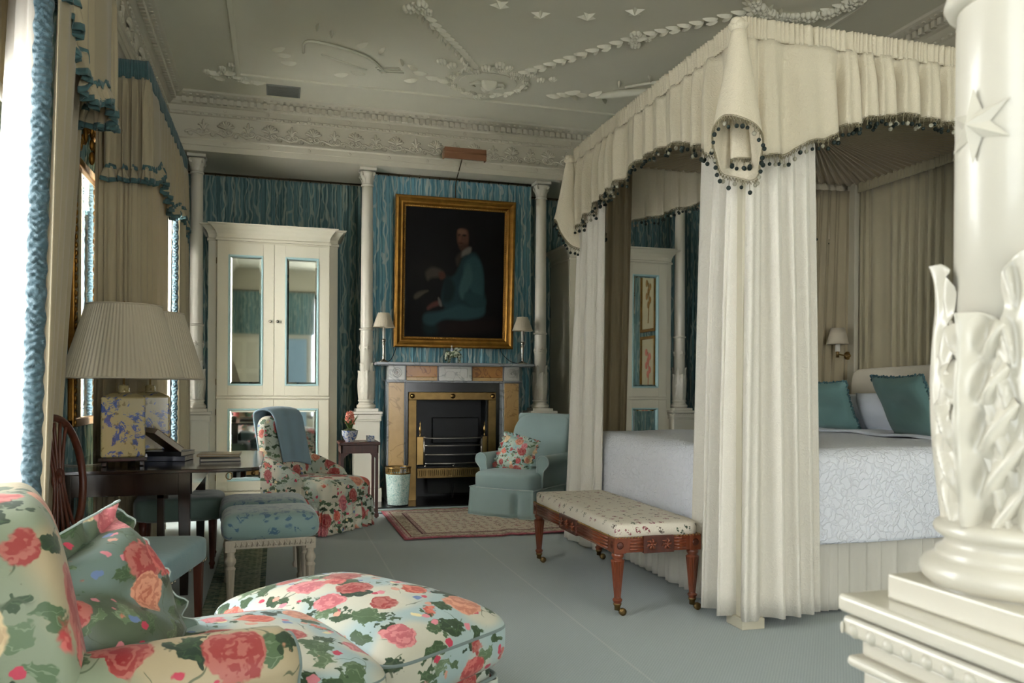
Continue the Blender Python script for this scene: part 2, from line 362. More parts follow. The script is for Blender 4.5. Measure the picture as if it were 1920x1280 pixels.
def dup(o, loc=None, rz=None, label=None, group=None, parent=None):
    def cp(a, par):
        c = a.copy(); COL.objects.link(c); c.parent = par
        for ch in list(a.children): cp(ch, c)
        return c
    r = cp(o, parent)
    if loc: r.location = loc
    if rz is not None: r.rotation_euler = (0, 0, rz)
    if label: r['label'] = label
    if group: r['group'] = group
    return r
def copy_part(src, parent, mat):
    c = src.copy(); COL.objects.link(c); c.parent = parent; c.matrix_local = mat; return c
def TR(x=0, y=0, z=0, rx=0, ry=0, rz=0, s=1):
    sc = s if isinstance(s, tuple) else (s, s, s)
    return Matrix.Translation((x, y, z)) @ Matrix.Rotation(rz, 4, 'Z') @ Matrix.Rotation(ry, 4, 'Y') @ Matrix.Rotation(rx, 4, 'X') @ Matrix.Diagonal((*sc, 1))
def spline(pts, n, closed=False):
    pts = [Vector(p) for p in pts]; out = []; m = len(pts); segs = m if closed else m-1
    for i in range(n if closed else n+1):
        t = i / n * segs; k = min(int(t), segs-1); f = t-k
        g = (lambda j: pts[j % m]) if closed else (lambda j: pts[max(0, min(m-1, j))])
        p0, p1, p2, p3 = g(k-1), g(k), g(k+1), g(k+2)
        out.append(.5*((2*p1) + (p2-p0)*f + (2*p0-5*p1+4*p2-p3)*f*f + (3*p1-p0-3*p2+p3)*f**3))
    return out
def interp(tab, x):
    if x <= tab[0][0]: return tab[0][1]
    for (a, b), (c, d) in zip(tab, tab[1:]):
        if x <= c: f = (x-a)/(c-a); f = f*f*(3-2*f); return b + (d-b)*f
    return tab[-1][1]

def drape(path, ztop, zbot, folds, amp, seed=0, nv=14, per=12, path_bot=None, amp_top=None, sharp=.35, uv=False, head=None, flat_uv=True):
    """hanging cloth: plan path [(x,y)], returns MB. zbot/ztop number or fn(s). folds total number. amp depth of folds"""
    r = random.Random(seed); ph = [r.uniform(0, 6.28) for _ in range(6)]
    n = int(folds*per); P = spline([(x, y, 0) for x, y in path], n); Q = spline([(x, y, 0) for x, y in path_bot], n) if path_bot else P
    warp = [0.0]*(n+1)
    fb = [(i/n*folds + .35*math.sin(i/n*folds*.9 + ph[0]) + .22*math.sin(i/n*folds*1.7 + ph[1]))*2*PI for i in range(n+1)]
    zt = ztop if callable(ztop) else (lambda q: ztop); zb = zbot if callable(zbot) else (lambda q: zbot)
    at = amp*.35 if amp_top is None else amp_top
    def nor(A, i):
        t = A[min(i+1, n)] - A[max(i-1, 0)]; t.normalize(); return Vector((t.y, -t.x, 0))
    NP = [nor(P, i) for i in range(n+1)]; NQ = [nor(Q, i) for i in range(n+1)]
    L = [0.0]
    for i in range(n): L.append(L[-1] + (P[i+1]-P[i]).length)
    mb = MB()
    for j in range(nv+1):
        v = j/nv
        for i in range(n+1):
            s_ = i/n; p = P[i].lerp(Q[i], v); nn = NP[i].lerp(NQ[i], v)
            a = at + (amp-at)*min(1, v*2.2)**.7
            a *= .75 + .35*math.sin(s_*folds*.6 + ph[2]) * (1 if v > .1 else .4)
            x = fb[i] + .5*v*math.sin(s_*7 + ph[3])
            w = math.sin(x) + sharp*math.sin(2*x + ph[4]) * .5 + .18*math.sin(3*x + ph[5] + 2*v)
            tang = Vector((-nn.y, nn.x, 0))
            p = p + nn*(a*w) + tang*(a*.5*math.cos(x)*(.3+.7*v))
            z = zt(s_) + (zb(s_)-zt(s_))*v
            mb.uv[len(mb.v)] = (L[i]*1.0, z)
            mb.v.append((p.x, p.y, z))
    c = n+1
    mb.f = [(j*c+i, j*c+i+1, (j+1)*c+i+1, (j+1)*c+i) for j in range(nv) for i in range(n)]; mb.sm = [True]*len(mb.f)
    mb.cols = c; mb.rows = nv+1
    if not uv: mb.uv = {}
    return mb
def edge_pts(mb, row=-1, step=1):
    r = mb.rows-1 if row == -1 else row
    return [Vector(mb.v[r*mb.cols+i]) for i in range(0, mb.cols, step)]
def frill(pts, h, amp, waves, seed=0, nv=4, out=None):
    """gathered ruffle hanging from a line of points"""
    n = len(pts)-1; L = 0; mb = MB(); r = random.Random(seed); p0 = r.uniform(0, 6)
    dirs = []
    for i in range(n+1):
        t = pts[min(i+1, n)] - pts[max(i-1, 0)]; t.z = 0
        if t.length < 1e-6: t = Vector((1, 0, 0))
        t.normalize(); dirs.append(Vector((t.y, -t.x, 0)))
    for j in range(nv+1):
        v = j/nv
        for i in range(n+1):
            u = i/n; w = math.sin(2*PI*waves*u + p0 + 1.3*math.sin(u*waves*.8)) + .4*math.sin(2*PI*waves*1.9*u)
            o = out*v if out else 0
            p = pts[i] + dirs[i]*(amp*v*w + o) + Vector((0, 0, -h*v*(1 + .12*math.sin(u*waves*3))))
            mb.v.append(tuple(p))
    c = n+1; mb.f = [(j*c+i, j*c+i+1, (j+1)*c+i+1, (j+1)*c+i) for j in range(nv) for i in range(n)]; mb.sm = [True]*len(mb.f)
    mb.cols = c; mb.rows = nv+1
    return mb
def resample(pts, d):
    out = [pts[0]]; acc = 0
    for a, b in zip(pts, pts[1:]):
        L = (b-a).length; t = d-acc
        while t <= L: out.append(a.lerp(b, t/L)); t += d
        acc = (acc+L) % d
    return out
def sweep(prof, p0, p1, inn, m0=0, m1=0):
    """extrude profile [(d,z)] from p0 to p1 (plan), d along inn (plan normal), mitre factors m0/m1"""
    p0 = Vector((*p0, 0)); p1 = Vector((*p1, 0)); t = (p1-p0).normalized(); nn = Vector((*inn, 0)); mb = MB()
    n = len(prof)
    vs = [p0 + nn*d + t*(d*m0) + Vector((0, 0, z)) for d, z in prof] + [p1 + nn*d - t*(d*m1) + Vector((0, 0, z)) for d, z in prof]
    mb.add(vs, [(i, (i+1) % n, n+(i+1) % n, n+i) for i in range(n)] + [tuple(reversed(range(n))), tuple(range(n, 2*n))])
    return mb
def cushion_fn(w, h, t, pinch=.10, p=2.6, q=.5):
    """pillow surface: returns grid fn over u(0..1), v(0..1); u<.5 front"""
    def f(a, b, side):
        x = 2*a-1; y = 2*b-1
        k = ((1-abs(x)**p)*(1-abs(y)**p))**q
        ex = 1 - pinch*(1-abs(y)**2)*abs(x)**3*0 ; 
        X = w/2*x*(1-pinch*(1-y*y)*(abs(x)**2)); Y = h/2*y*(1-pinch*(1-x*x)*(abs(y)**2))
        return (X, Y, side*t/2*k)
    return f
def cushion(mb, w, h, t, mat=None, n=18, pinch=.10, q=.5, fn=None):
    f = cushion_fn(w, h, t, pinch, 2.6, q)
    for side in (1, -1):
        def g(a, b, side=side):
            p = f(a, b, side); return fn(p) if fn else p
        if side == 1: mb.grid(g, n, n, True, False, mat)
        else: mb.grid(lambda a, b: g(1-a, b), n, n, True, False, mat)
    e = [f(i/n, 0, 1) for i in range(n)] + [f(1, i/n, 1) for i in range(n)] + [f(1-i/n, 1, 1) for i in range(n)] + [f(0, 1-i/n, 1) for i in range(n)]
    return [Vector(fn(p) if fn else p) for p in e]
# ------------------------------------------------------------------ the room
XL, XRT, YB, YREAR, ZC = -1.28, 4.95, 9.32, -3.4, 4.03
EX, EY, ER = -1.02, 8.40, 4.80     # faces of the entablature
b = MB().box(-1.9, 5.1, -3.6, 9.5, -.1, 0); struct(b.build('floor', 'carpet'))
b = MB().box(-1.9, 5.1, -3.6, 9.5, ZC, ZC+.1); ceiling = struct(b.build('ceiling', 'ceiling'))
# left wall with three window openings
wins = [(-1.75, -.05), (2.0, 4.25), (6.5, 7.95)]
ys = [-3.5] + [y for w in wins for y in w] + [9.5]
mb = MB()
for i in range(0, len(ys), 2): mb.box(XL-.35, XL, ys[i], ys[i+1], 0, ZC)
for a, c in wins: mb.box(XL-.35, XL, a, c, 3.3, ZC); mb.box(XL-.35, XL, a, c, 0, .42)
struct(mb.build('wall_left', 'wallpaint'))
struct(MB().box(XRT, XRT+.15, -3.5, 9.5, 0, ZC).build('wall_right', 'wallpaint'))
wb = MB().box(-1.6, 5.1, YB, YB+.15, 0, ZC); struct(wb.build('wall_back', 'wallpaint'))
# chimney breast with a real fire opening
mb = MB(); mb.box(.97, 1.38, 8.75, YB, 0, 3.49); mb.box(2.21, 2.73, 8.75, YB, 0, 3.49); mb.box(1.38, 2.21, 8.75, YB, 1.10, 3.49)
breast = struct(mb.build('wall_chimney', 'wallpaint'))
mb = MB(); mb.box(1.38, 2.21, 9.1, 9.16, 0, 1.1); mb.box(1.38, 1.40, 8.75, 9.1, 0, 1.1); mb.box(2.19, 2.21, 8.75, 9.1, 0, 1.1); mb.box(1.38, 2.21, 8.75, 9.1, 0, .012)
mb.build('firebox_lining', 'soot', breast)
for i, (a, c) in enumerate(wins):
    w = struct(MB().box(XL-.30, XL-.22, a, a+.06, .42, 3.3).box(XL-.30, XL-.22, c-.06, c, .42, 3.3).box(XL-.30, XL-.22, a, c, .42, .50).box(XL-.30, XL-.22, a, c, 3.22, 3.3).box(XL-.35, XL+.05, a-.02, c+.02, .38, .42).build('window_%d' % (i+1), 'column'))
    mb = MB(); 
    for k in (1, 2): mb.box(XL-.28, XL-.25, a+(c-a)*k/3-.012, a+(c-a)*k/3+.012, .5, 3.22)
    for k in range(1, 5): mb.box(XL-.28, XL-.25, a, c, .5+2.72*k/5-.012, .5+2.72*k/5+.012)
    mb.build('glazing_bar', 'column', w)
    MB().box(XL-.268, XL-.264, a+.05, c-.05, .48, 3.24).build('pane', 'glass', w)
# rear wall seen only in the mirrors
mb = MB(); mb.box(-1.6, .75, YREAR-.12, YREAR, 0, ZC); mb.box(3.25, 5.1, YREAR-.12, YREAR, 0, ZC); mb.box(.75, 3.25, YREAR-.12, YREAR, 3.3, ZC); mb.box(.75, 3.25, YREAR-.12, YREAR, 0, .4)
rear = struct(mb.build('wall_rear', 'wallpaint'))
w = struct(MB().box(.75, .83, YREAR-.1, YREAR-.04, .4, 3.3).box(3.17, 3.25, YREAR-.1, YREAR-.04, .4, 3.3).box(.75, 3.25, YREAR-.1, YREAR-.04, .4, .48).box(.75, 3.25, YREAR-.1, YREAR-.04, 3.22, 3.3).box(1.97, 2.03, YREAR-.1, YREAR-.04, .4, 3.3).build('window_4', 'column'))
MB().box(.8, 3.2, YREAR-.075, YREAR-.071, .45, 3.25).build('pane', 'glass', w)
d = struct(MB().box(-1.15, -.35, YREAR, YREAR+.05, 0, 2.35).build('door_1', 'furnpaint', bevel=.004))
for (x0, x1) in ((-1.05, -.80), (-.70, -.45)):
    for (z0, z1) in ((.15, .8), (.95, 1.5), (1.62, 2.25)): MB().box(x0, x1, YREAR+.05, YREAR+.062, z0, z1).build('door_panel', 'wallpaint', d, bevel=.006)
struct(MB().box(-.30, .70, YREAR, YREAR+.04, .1, 2.35).build('trim_4', plain('pale_blue_panel', '#8fa9b8', .6)))
# entablature
ENT = [(-.9, 3.49), (0, 3.49), (0, 3.545), (.008, 3.548), (.008, 3.60), (.022, 3.612), (.022, 3.622), (-.004, 3.628), (-.004, 3.832), (.016, 3.838), (.016, 3.862), (.004, 3.87), (.004, 3.922), (.03, 3.93), (.05, 3.95), (.055, 3.985), (.09, 3.992), (.14, 4.012), (.15, 4.03), (-.9, 4.03)]
def ent(lim): return [(max(d, lim), z) for d, z in ENT]
tb = struct(sweep(ent(-(YB-EY)), (EX, EY), (ER, EY), (0, -1), 1, 1).build('trim_1', 'plaster'))
tl = struct(sweep(ent(-(EX-XL)), (EX, -3.3), (EX, EY), (1, 0), 0, 1).build('trim_2', 'plaster'))
tr = struct(sweep(ent(-(XRT-ER)), (ER, EY), (ER, -3.3), (-1, 0), 1, 0).build('trim_3', 'plaster'))
def along(f0, f1, inn, step, d, z, fn):
    p0 = Vector((*f0, 0)); p1 = Vector((*f1, 0)); L = (p1-p0).length; t = (p1-p0)/L; nn = Vector((*inn, 0)); n = int(L/step)
    for i in range(n):
        p = p0 + t*(step*(i+.5)) + nn*d; fn(Matrix(((t.x, nn.x, 0, p.x), (t.y, nn.y, 0, p.y), (0, 0, 1, z), (0, 0, 0, 1))))
for par, f0, f1, inn in ((tb, (EX+.12, EY), (ER-.12, EY), (0, -1)), (tl, (EX, 1.5), (EX, EY-.12), (1, 0)), (tr, (ER, EY-.12), (ER, 2.5), (-1, 0))):
    mb = MB(); along(f0, f1, inn, .062, .068, 3.957, lambda m: mb.box(-.018, .018, -.02, .02, -.024, .026, m))
    mb.build('dentil_row', 'plaster', par, kind='stuff')
    mb = MB(); along(f0, f1, inn, .075, .016, 3.85, lambda m: mb.ball((0, 0, 0), .014, 6, 4, (1.5, 1, .8), m))
    mb.build('bead_row', 'plaster', par, kind='stuff')
    mb = MB(); along(f0, f1, inn, .062, .105, 4.005, lambda m: mb.box(-.011, .011, -.014, .014, -.012, .01, m))
    mb.build('upper_bead_row', 'plaster', par, kind='stuff')
# anthemion ornament: fan of lobes over two scrolls, in the XZ plane facing +Y(local)
def palmette(fan=True):
    mb = MB()
    if fan:
        for k in range(-3, 4):
            a = k*.36; L = .085 - .006*abs(k)
            pts = [(math.sin(a)*L*t*(1+.35*t*abs(k)/3), .006+.018*math.sin(PI*t), .015+math.cos(a)*L*t) for t in (0, .3, .6, .85, 1)]
            mb.tube(pts, [.006, .010, .013, .014, .008], 5)
    else:
        for sx in (-1, 1):
            mb.tube([(sx*.004, .008, 0), (sx*.012, .010, .035), (sx*.035, .012, .055), (sx*.05, .008, .045)], [.010, .014, .012, .006], 5)
        mb.tube([(0, .006, 0), (0, .012, .05), (0, .010, .085), (0, .006, .10)], [.010, .018, .013, .006], 5)
    for sx in (-1, 1):
        pts = [(sx*(.012+.028*math.cos(t)*(1-t/9)+.02), .006, -.012+.026*math.sin(t)*(1-t/9)) for t in [PI*q/5 for q in range(-4, 9)]]
        mb.tube(pts, .009, 5)
    return mb
pa = palmette(True).build('palmette', 'plaster', tb); pb = palmette(False).build('bud', 'plaster', tb)
first = {0: pa, 1: pb}
def put(par, m, k):
    if first.get(k) is not None and par is tb: o = first.pop(k); o.matrix_local = m
    else: copy_part(pa if k == 0 else pb, par, m)
x = EX+.32; k = 1
while x < 3.05 or x < 4.5:
    put(tb, TR(x, EY+.002, 3.70, rz=PI), k % 2); x += .208; k += 1
y = EY-.35; k = 1
while y > 3.2: put(tl, TR(EX-.002, y, 3.70, rz=-PI/2), k % 2); y -= .26; k += 1
for par, f0, f1, inn in ((tb, (EX+.15, EY), (ER-.15, EY), (0, -1)), (tl, (EX, 3), (EX, EY-.2), (1, 0))):
    p0 = Vector((*f0, 0)); p1 = Vector((*f1, 0)); L = (p1-p0).length; t = (p1-p0)/L; nn = Vector((*inn, 0)); mb = MB()
    pts = [p0 + t*(L*i/400) + nn*.003 + Vector((0, 0, 3.668+.018*math.sin(2*PI*(L*i/400)/.208))) for i in range(401)]
    mb.tube(pts, .009, 5)
    for i in range(int(L/.104)):
        c = p0 + t*(.104*(i+.5)) + nn*.004 + Vector((0, 0, 3.66)); mb.tube([c + t*(.02*math.cos(a)) + Vector((0, 0, .02*math.sin(a)))*(1 if i % 2 else -1) for a in [q*.6 for q in range(9)]], .007, 4)
    mb.build('running_scroll', 'plaster', par, kind='stuff')
# small rosettes of the architrave
rz_ = MB().lathe([(.014, 0), (.016, .004), (.008, .008), (.006, .006), (.001, .009)], 10, mat=TR(rx=PI/2)).build('rosette', 'plaster', tb); rz_.matrix_local = TR(-.5, EY-.008, 3.575)
for i in range(1, 13): copy_part(rz_, tb, TR(-.5+i*.40, EY-.008, 3.575))
for i in range(13): copy_part(rz_, tb, TR(-.5+i*.40, EY-.004, 3.896))

# ---- ceiling ornaments (parts of the ceiling)
cz = ZC
def flat_frame(x0, x1, y0, y1, w=.04, h=.018):
    mb = MB()
    for (a, b_, c, d_) in ((x0, x1, y0, y0+w), (x0, x1, y1-w, y1), (x0, x0+w, y0+w, y1-w), (x1-w, x1, y0+w, y1-w)): mb.box(a, b_, c, d_, cz-h, cz+.01)
    return mb
flat_frame(-.37, 4.13, -2, 7.74).build('panel_moulding', 'ceiling', ceiling, bevel=.005)
def leaf_mb(L=.115, w=.030, h=.030):
    mb = MB(); pr = [(0, .12), (.2, .8), (.45, 1), (.75, .7), (1, .05)]
    vs = []
    for t, k in pr: vs += [(L*t, -w/2*k, 0), (L*t, 0, -h*(.3+k*.7)), (L*t, w/2*k, 0)]
    fs = []
    for i in range(len(pr)-1):
        a = i*3; fs += [(a, a+3, a+4, a+1), (a+1, a+4, a+5, a+2)]
    return mb.add(vs, fs, False)
leaf0 = leaf_mb().build('plaster_leaf', 'ceiling', ceiling); leaf0.matrix_local = TR(1.85, 7.6, cz)
def leaf(x, y, a, s=1.0, dz=0): copy_part(leaf0, ceiling, TR(x, y, cz-dz, rz=a, s=s))
flo = MB()
for k in range(6): flo.ball((.026*math.cos(k*PI/3), .026*math.sin(k*PI/3), -.012), .020, 6, 4, (1, 1, 1.1))
flo.ball((0, 0, -.014), .014, 6, 4)
flo0 = flo.build('plaster_flower', 'ceiling', ceiling); flo0.matrix_local = TR(1.85, 7.62, cz)
def flower(x, y, s=1.0): copy_part(flo0, ceiling, TR(x, y, cz, rz=rng.random()*3, s=s))
def garland(pts, n, s=1.0, side=.55):
    P = spline([(x, y, 0) for x, y in pts], n)
    for i in range(n):
        t = P[i+1]-P[i]; a = math.atan2(t.y, t.x)
        leaf(P[i].x, P[i].y, a+side, s); leaf(P[i].x, P[i].y, a-side, s)
        if i % 3 == 1: leaf(P[i].x, P[i].y, a, s*.8, .02)
garland([(.93, 5.90), (1.2, 6.3), (1.45, 6.65), (1.62, 6.92)], 17)
garland([(3.45, 5.2), (3.1, 5.6), (2.75, 5.98), (2.4, 6.5), (2.12, 6.93)], 22)
for (x, y) in ((1.60, 6.95), (1.75, 6.90), (1.68, 7.0), (2.1, 6.98), (2.2, 6.95), (2.05, 7.05), (2.75, 6.0), (2.85, 5.95), (2.72, 5.9), (2.8, 6.08), (.93, 5.98), (1.0, 5.9), (1.07, 6.0), (2.3, 7.03), (2.4, 6.98), (1.45, 6.93), (1.35, 6.88), (1.95, 6.85), (1.85, 6.8)): flower(x, y, rng.uniform(.8, 1.3))
# wreath with a relief vase inside
cx, cy, rx_, ry_ = 1.86, 7.25, .35, .31
for i in range(34):
    a = 2*PI*i/34; leaf(cx+rx_*math.cos(a), cy+ry_*math.sin(a), a+PI/2+(.5 if i % 2 else -.5), .85)
for i in range(0, 17): a = 2*PI*i/17; flower(cx+rx_*math.cos(a), cy+ry_*math.sin(a), .7)
MB().prism([(.27*math.cos(2*PI*i/40), .23*math.sin(2*PI*i/40)) for i in range(40)], .012, TR(cx, cy, cz-.012)).build('medallion', 'ceiling', ceiling, bevel=.004)
v = MB(); v.lathe([(.012, 0), (.05, .01), (.018, .03), (.02, .06), (.07, .11), (.08, .15), (.06, .18)], 14, mat=TR(cx, cy+.1, cz-.02, rx=PI/2))
for sx in (-1, 1):
    v.tube([(cx+sx*.03, cy, cz-.02), (cx+sx*.12, cy-.05, cz-.03), (cx+sx*.16, cy+.03, cz-.02), (cx+sx*.10, cy+.1, cz-.015)], [.012, .02, .015, .006], 6)
v.build('vase_relief', 'ceiling', ceiling)
# second wreath and scrolls above the bed
for i in range(40):
    a = 2*PI*i/40; x, y = 3.62+.38*math.cos(a), 4.95+.34*math.sin(a)
    flower(x, y, rng.uniform(.9, 1.5)); leaf(x, y, a+rng.uniform(0, 3), 1.0)
# six-rayed stars
def star_mb(r=.08, n=5, h=.04, w=.36):
    mb = MB(); vs = [(0, 0, -h)]
    for i in range(2*n):
        a = PI*i/n; q = r if i % 2 == 0 else r*w; vs.append((q*math.cos(a), q*math.sin(a), 0 if i % 2 else -h*.15))
    return mb.add(vs, [(0, 1+i, 1+(i+1) % (2*n)) for i in range(2*n)])
st = star_mb().build('plaster_star', 'ceiling', ceiling); st.matrix_local = TR(1.56, 5.74, cz, rz=.3)
for x, y in ((1.89, 5.80), (2.24, 5.73), (2.55, 5.55), (1.25, 5.6)): copy_part(st, ceiling, TR(x, y, cz, rz=rng.random()))
# trophy ornaments: racket and bow on the left, quiver on the right, corner sprigs
mb = MB(); mb.tube(spline([(.20, 7.05, cz-.005), (.22, 6.80, cz-.012), (.45, 6.82, cz-.015), (.72, 6.97, cz-.015), (.86, 7.18, cz-.012), (.92, 7.26, cz-.008)], 24), .012, 6)
mb.tube([(.35, 7.05, cz-.004), (.75, 7.28, cz-.004)], .009, 6)
for k in range(4): mb.tube([(.82+.02*k, 7.20+.035*k, cz-.006), (1.02+.02*k, 7.14+.035*k, cz-.006)], .006, 5)
mb.build('trophy_relief', 'ceiling', ceiling)
for (x, y, a) in ((.05, 7.0, 2.5), (.1, 7.15, 3.2), (.62, 7.35, .2), (1.0, 6.95, 1.2), (1.08, 7.05, .7), (.85, 6.75, 1.9), (.7, 6.7, 2.3), (1.15, 7.2, 0), (1.28, 7.28, 0), (1.4, 7.33, -.2), (1.22, 7.36, 2.6), (.4, 6.55, 1.5), (.3, 6.45, 1.7), (.6, 7.42, 2.7), (.15, 7.3, 3)): leaf(x, y, a, 1.15)
mb = MB(); mb.tube(spline([(3.55, 7.0, cz-.01), (3.3, 6.98, cz-.025), (3.05, 7.12, cz-.03), (2.95, 7.3, cz-.01)], 14), [.01+.03*math.sin(PI*i/14) for i in range(15)], 8)
mb.tube(spline([(3.6, 6.75, cz-.01), (3.35, 6.72, cz-.02), (3.1, 6.95, cz-.02)], 10), .014, 6); mb.build('trophy_relief', 'ceiling', ceiling)
for (x, y, a) in ((2.7, 7.3, 3), (2.75, 7.2, 2.6), (2.85, 7.28, 3.3), (2.62, 7.36, 2.9), (2.95, 7.15, 2.2), (3.1, 7.4, 4), (3.0, 6.85, 1.2), (3.2, 6.65, 1), (3.35, 6.55, .8), (3.5, 6.5, .6), (2.8, 7.4, 3.8)): leaf(x, y, a, 1.3)
for (x, y, a) in ((-.62, 7.72, .2), (-.58, 7.8, .7), (-.5, 7.7, 0), (-.42, 7.78, -.3), (-.35, 7.84, .3), (-.25, 7.86, 0), (-.3, 7.76, 1), (-.48, 7.6, 1.4), (-.4, 7.5, 1.5)): leaf(x, y, a, 1.2); flower(x, y, .8)
# vent grille
vg = T('ceiling_vent', 'grey slatted air vent in the ceiling near the back left corner', 'vent', (.045, 8.03, cz))
MB().box(-.155, .155, -.14, .14, -.012, 0).build('frame', paint('vent_paint', '#8f9089', .6), vg, bevel=.003)
mb = MB()
for i in range(12): mb.box(-.14, .14, -.127+i*.0215, -.115+i*.0215, -.018, -.010)
mb.build('slat', paint('vent_slat_paint', '#7c7d76', .6), vg)
# ------------------------------------------------------------------ pleated wall hangings on rods
def wallcloth(p0, p1, label, mat='ikat', ztop=3.47, seed=0, rings=True, fold=.036, zb=.14, hole=None):
    p0 = Vector(p0); p1 = Vector(p1); L = (p1-p0).length
    t = T('wall_curtain', label, 'wall curtain', (*((p0+p1)/2), zb))
    t['group'] = 'pleated blue cloth hangings of the walls'
    mb = drape([tuple(p0), tuple(p0.lerp(p1, .5)), tuple(p1)], ztop, zb, L/fold, .013, seed, nv=6, per=6, uv=True, amp_top=.011)
    if hole:
        keep = [k for k, f in enumerate(mb.f) if not all(hole[0] < mb.v[i][0] < hole[1] and mb.v[i][2] < hole[2] for i in f)]
        mb.f = [mb.f[k] for k in keep]; mb.sm = [True]*len(mb.f)
    off = seed*1.37
    mb.uv = {k: (u+off, v) for k, (u, v) in mb.uv.items()}
    mb.build('cloth', mat, t, world=True)
    d = (p1-p0)/L; n = Vector((d.y, -d.x))
    a = p0+n*.02; c = p1+n*.02
    MB().tube([(a.x, a.y, ztop+.015), (c.x, c.y, ztop+.015)], .011, 8).build('rod', 'rod', t, world=True)
    if rings:
        k = int(L/.105); r0 = None
        for i in range(k):
            q = a + d*(L*(i+.5)/k)
            if r0 is None:
                r0 = MB().tube([(0, .019*math.cos(w), .019*math.sin(w)) for w in [2*PI*j/10 for j in range(10)]], .0035, 5, True).build('ring', 'rod', t)
                r0.matrix_local = XF(t).inverted() @ TR(q.x, q.y, ztop+.012, rz=math.atan2(d.y, d.x)); first_ = r0
            else: copy_part(r0, t, XF(t).inverted() @ TR(q.x, q.y, ztop+.012, rz=math.atan2(d.y, d.x)))
    return t
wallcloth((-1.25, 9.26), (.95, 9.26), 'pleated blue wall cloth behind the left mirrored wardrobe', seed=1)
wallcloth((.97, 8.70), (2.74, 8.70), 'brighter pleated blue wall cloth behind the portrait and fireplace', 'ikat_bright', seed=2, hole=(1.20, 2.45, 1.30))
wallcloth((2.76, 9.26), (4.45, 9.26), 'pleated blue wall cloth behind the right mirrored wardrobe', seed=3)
wallcloth((4.45, 9.255), (4.95, 9.255), 'strip of pleated blue wall cloth right of the far right column', seed=4)
wallcloth((XL+.03, 4.27), (XL+.03, 6.48), 'pleated blue wall cloth on the pier between the windows, behind the gilt mirror', seed=5)
wallcloth((XL+.03, 7.98), (XL+.03, 9.2), 'pleated blue wall cloth in the back left corner beyond the far window', seed=6, rings=False)
wallcloth((XRT-.03, 9.2), (XRT-.03, 2.0), 'pleated blue wall cloth on the right wall behind the bed head', seed=7, rings=False, fold=.05)
wallcloth((.9, YREAR+.06), (-1.2, YREAR+.06), 'pleated blue wall cloth over the rear door', seed=8, rings=False, fold=.05, zb=2.45)
wallcloth((5.0, YREAR+.06), (3.3, YREAR+.06), 'pleated blue wall cloth beside the rear window', seed=9, rings=False, fold=.05)
# ------------------------------------------------------------------ columns
def acanthus(rad, H, width, nu=14, nv=34, curl=.035, deep=.007, seed=0):
    """one leaf wrapped on a shaft, axis at angle 0 (+X)"""
    def f(u, v):
        x = 2*u-1
        lobe = .5+.5*math.cos(2*PI*v*5.0 + .6)
        w = (.62+.38*math.sin(PI*min(1, v*1.25+.12))) * (1-.18*lobe*abs(x)**3)
        if v > .82: w *= math.sqrt(max(.02, 1-((v-.82)/.19)**2))
        xx = x*w
        ridge = deep*(.62*(1-2*abs(math.sin(PI*(v*4.6 - abs(xx)**.8*2.1)))**1.3) * min(1, abs(xx)*3.2)) + deep*1.25*math.exp(-(xx/.10)**2) - deep*.5*math.exp(-((abs(xx)-.22)/.07)**2)
        r = rad + .006 + ridge + .010*math.sin(PI*v)*1.2 + curl*max(0, v-.78)**2*16 - .004*abs(x)**4
        z = H*v - curl*max(0, v-.9)**2*45*.6 + (.022*abs(xx)*H*4*.25)
        a = xx*width/2/rad
        return (r*math.cos(a), r*math.sin(a), z)
    return MB().grid(f, nu, nv)
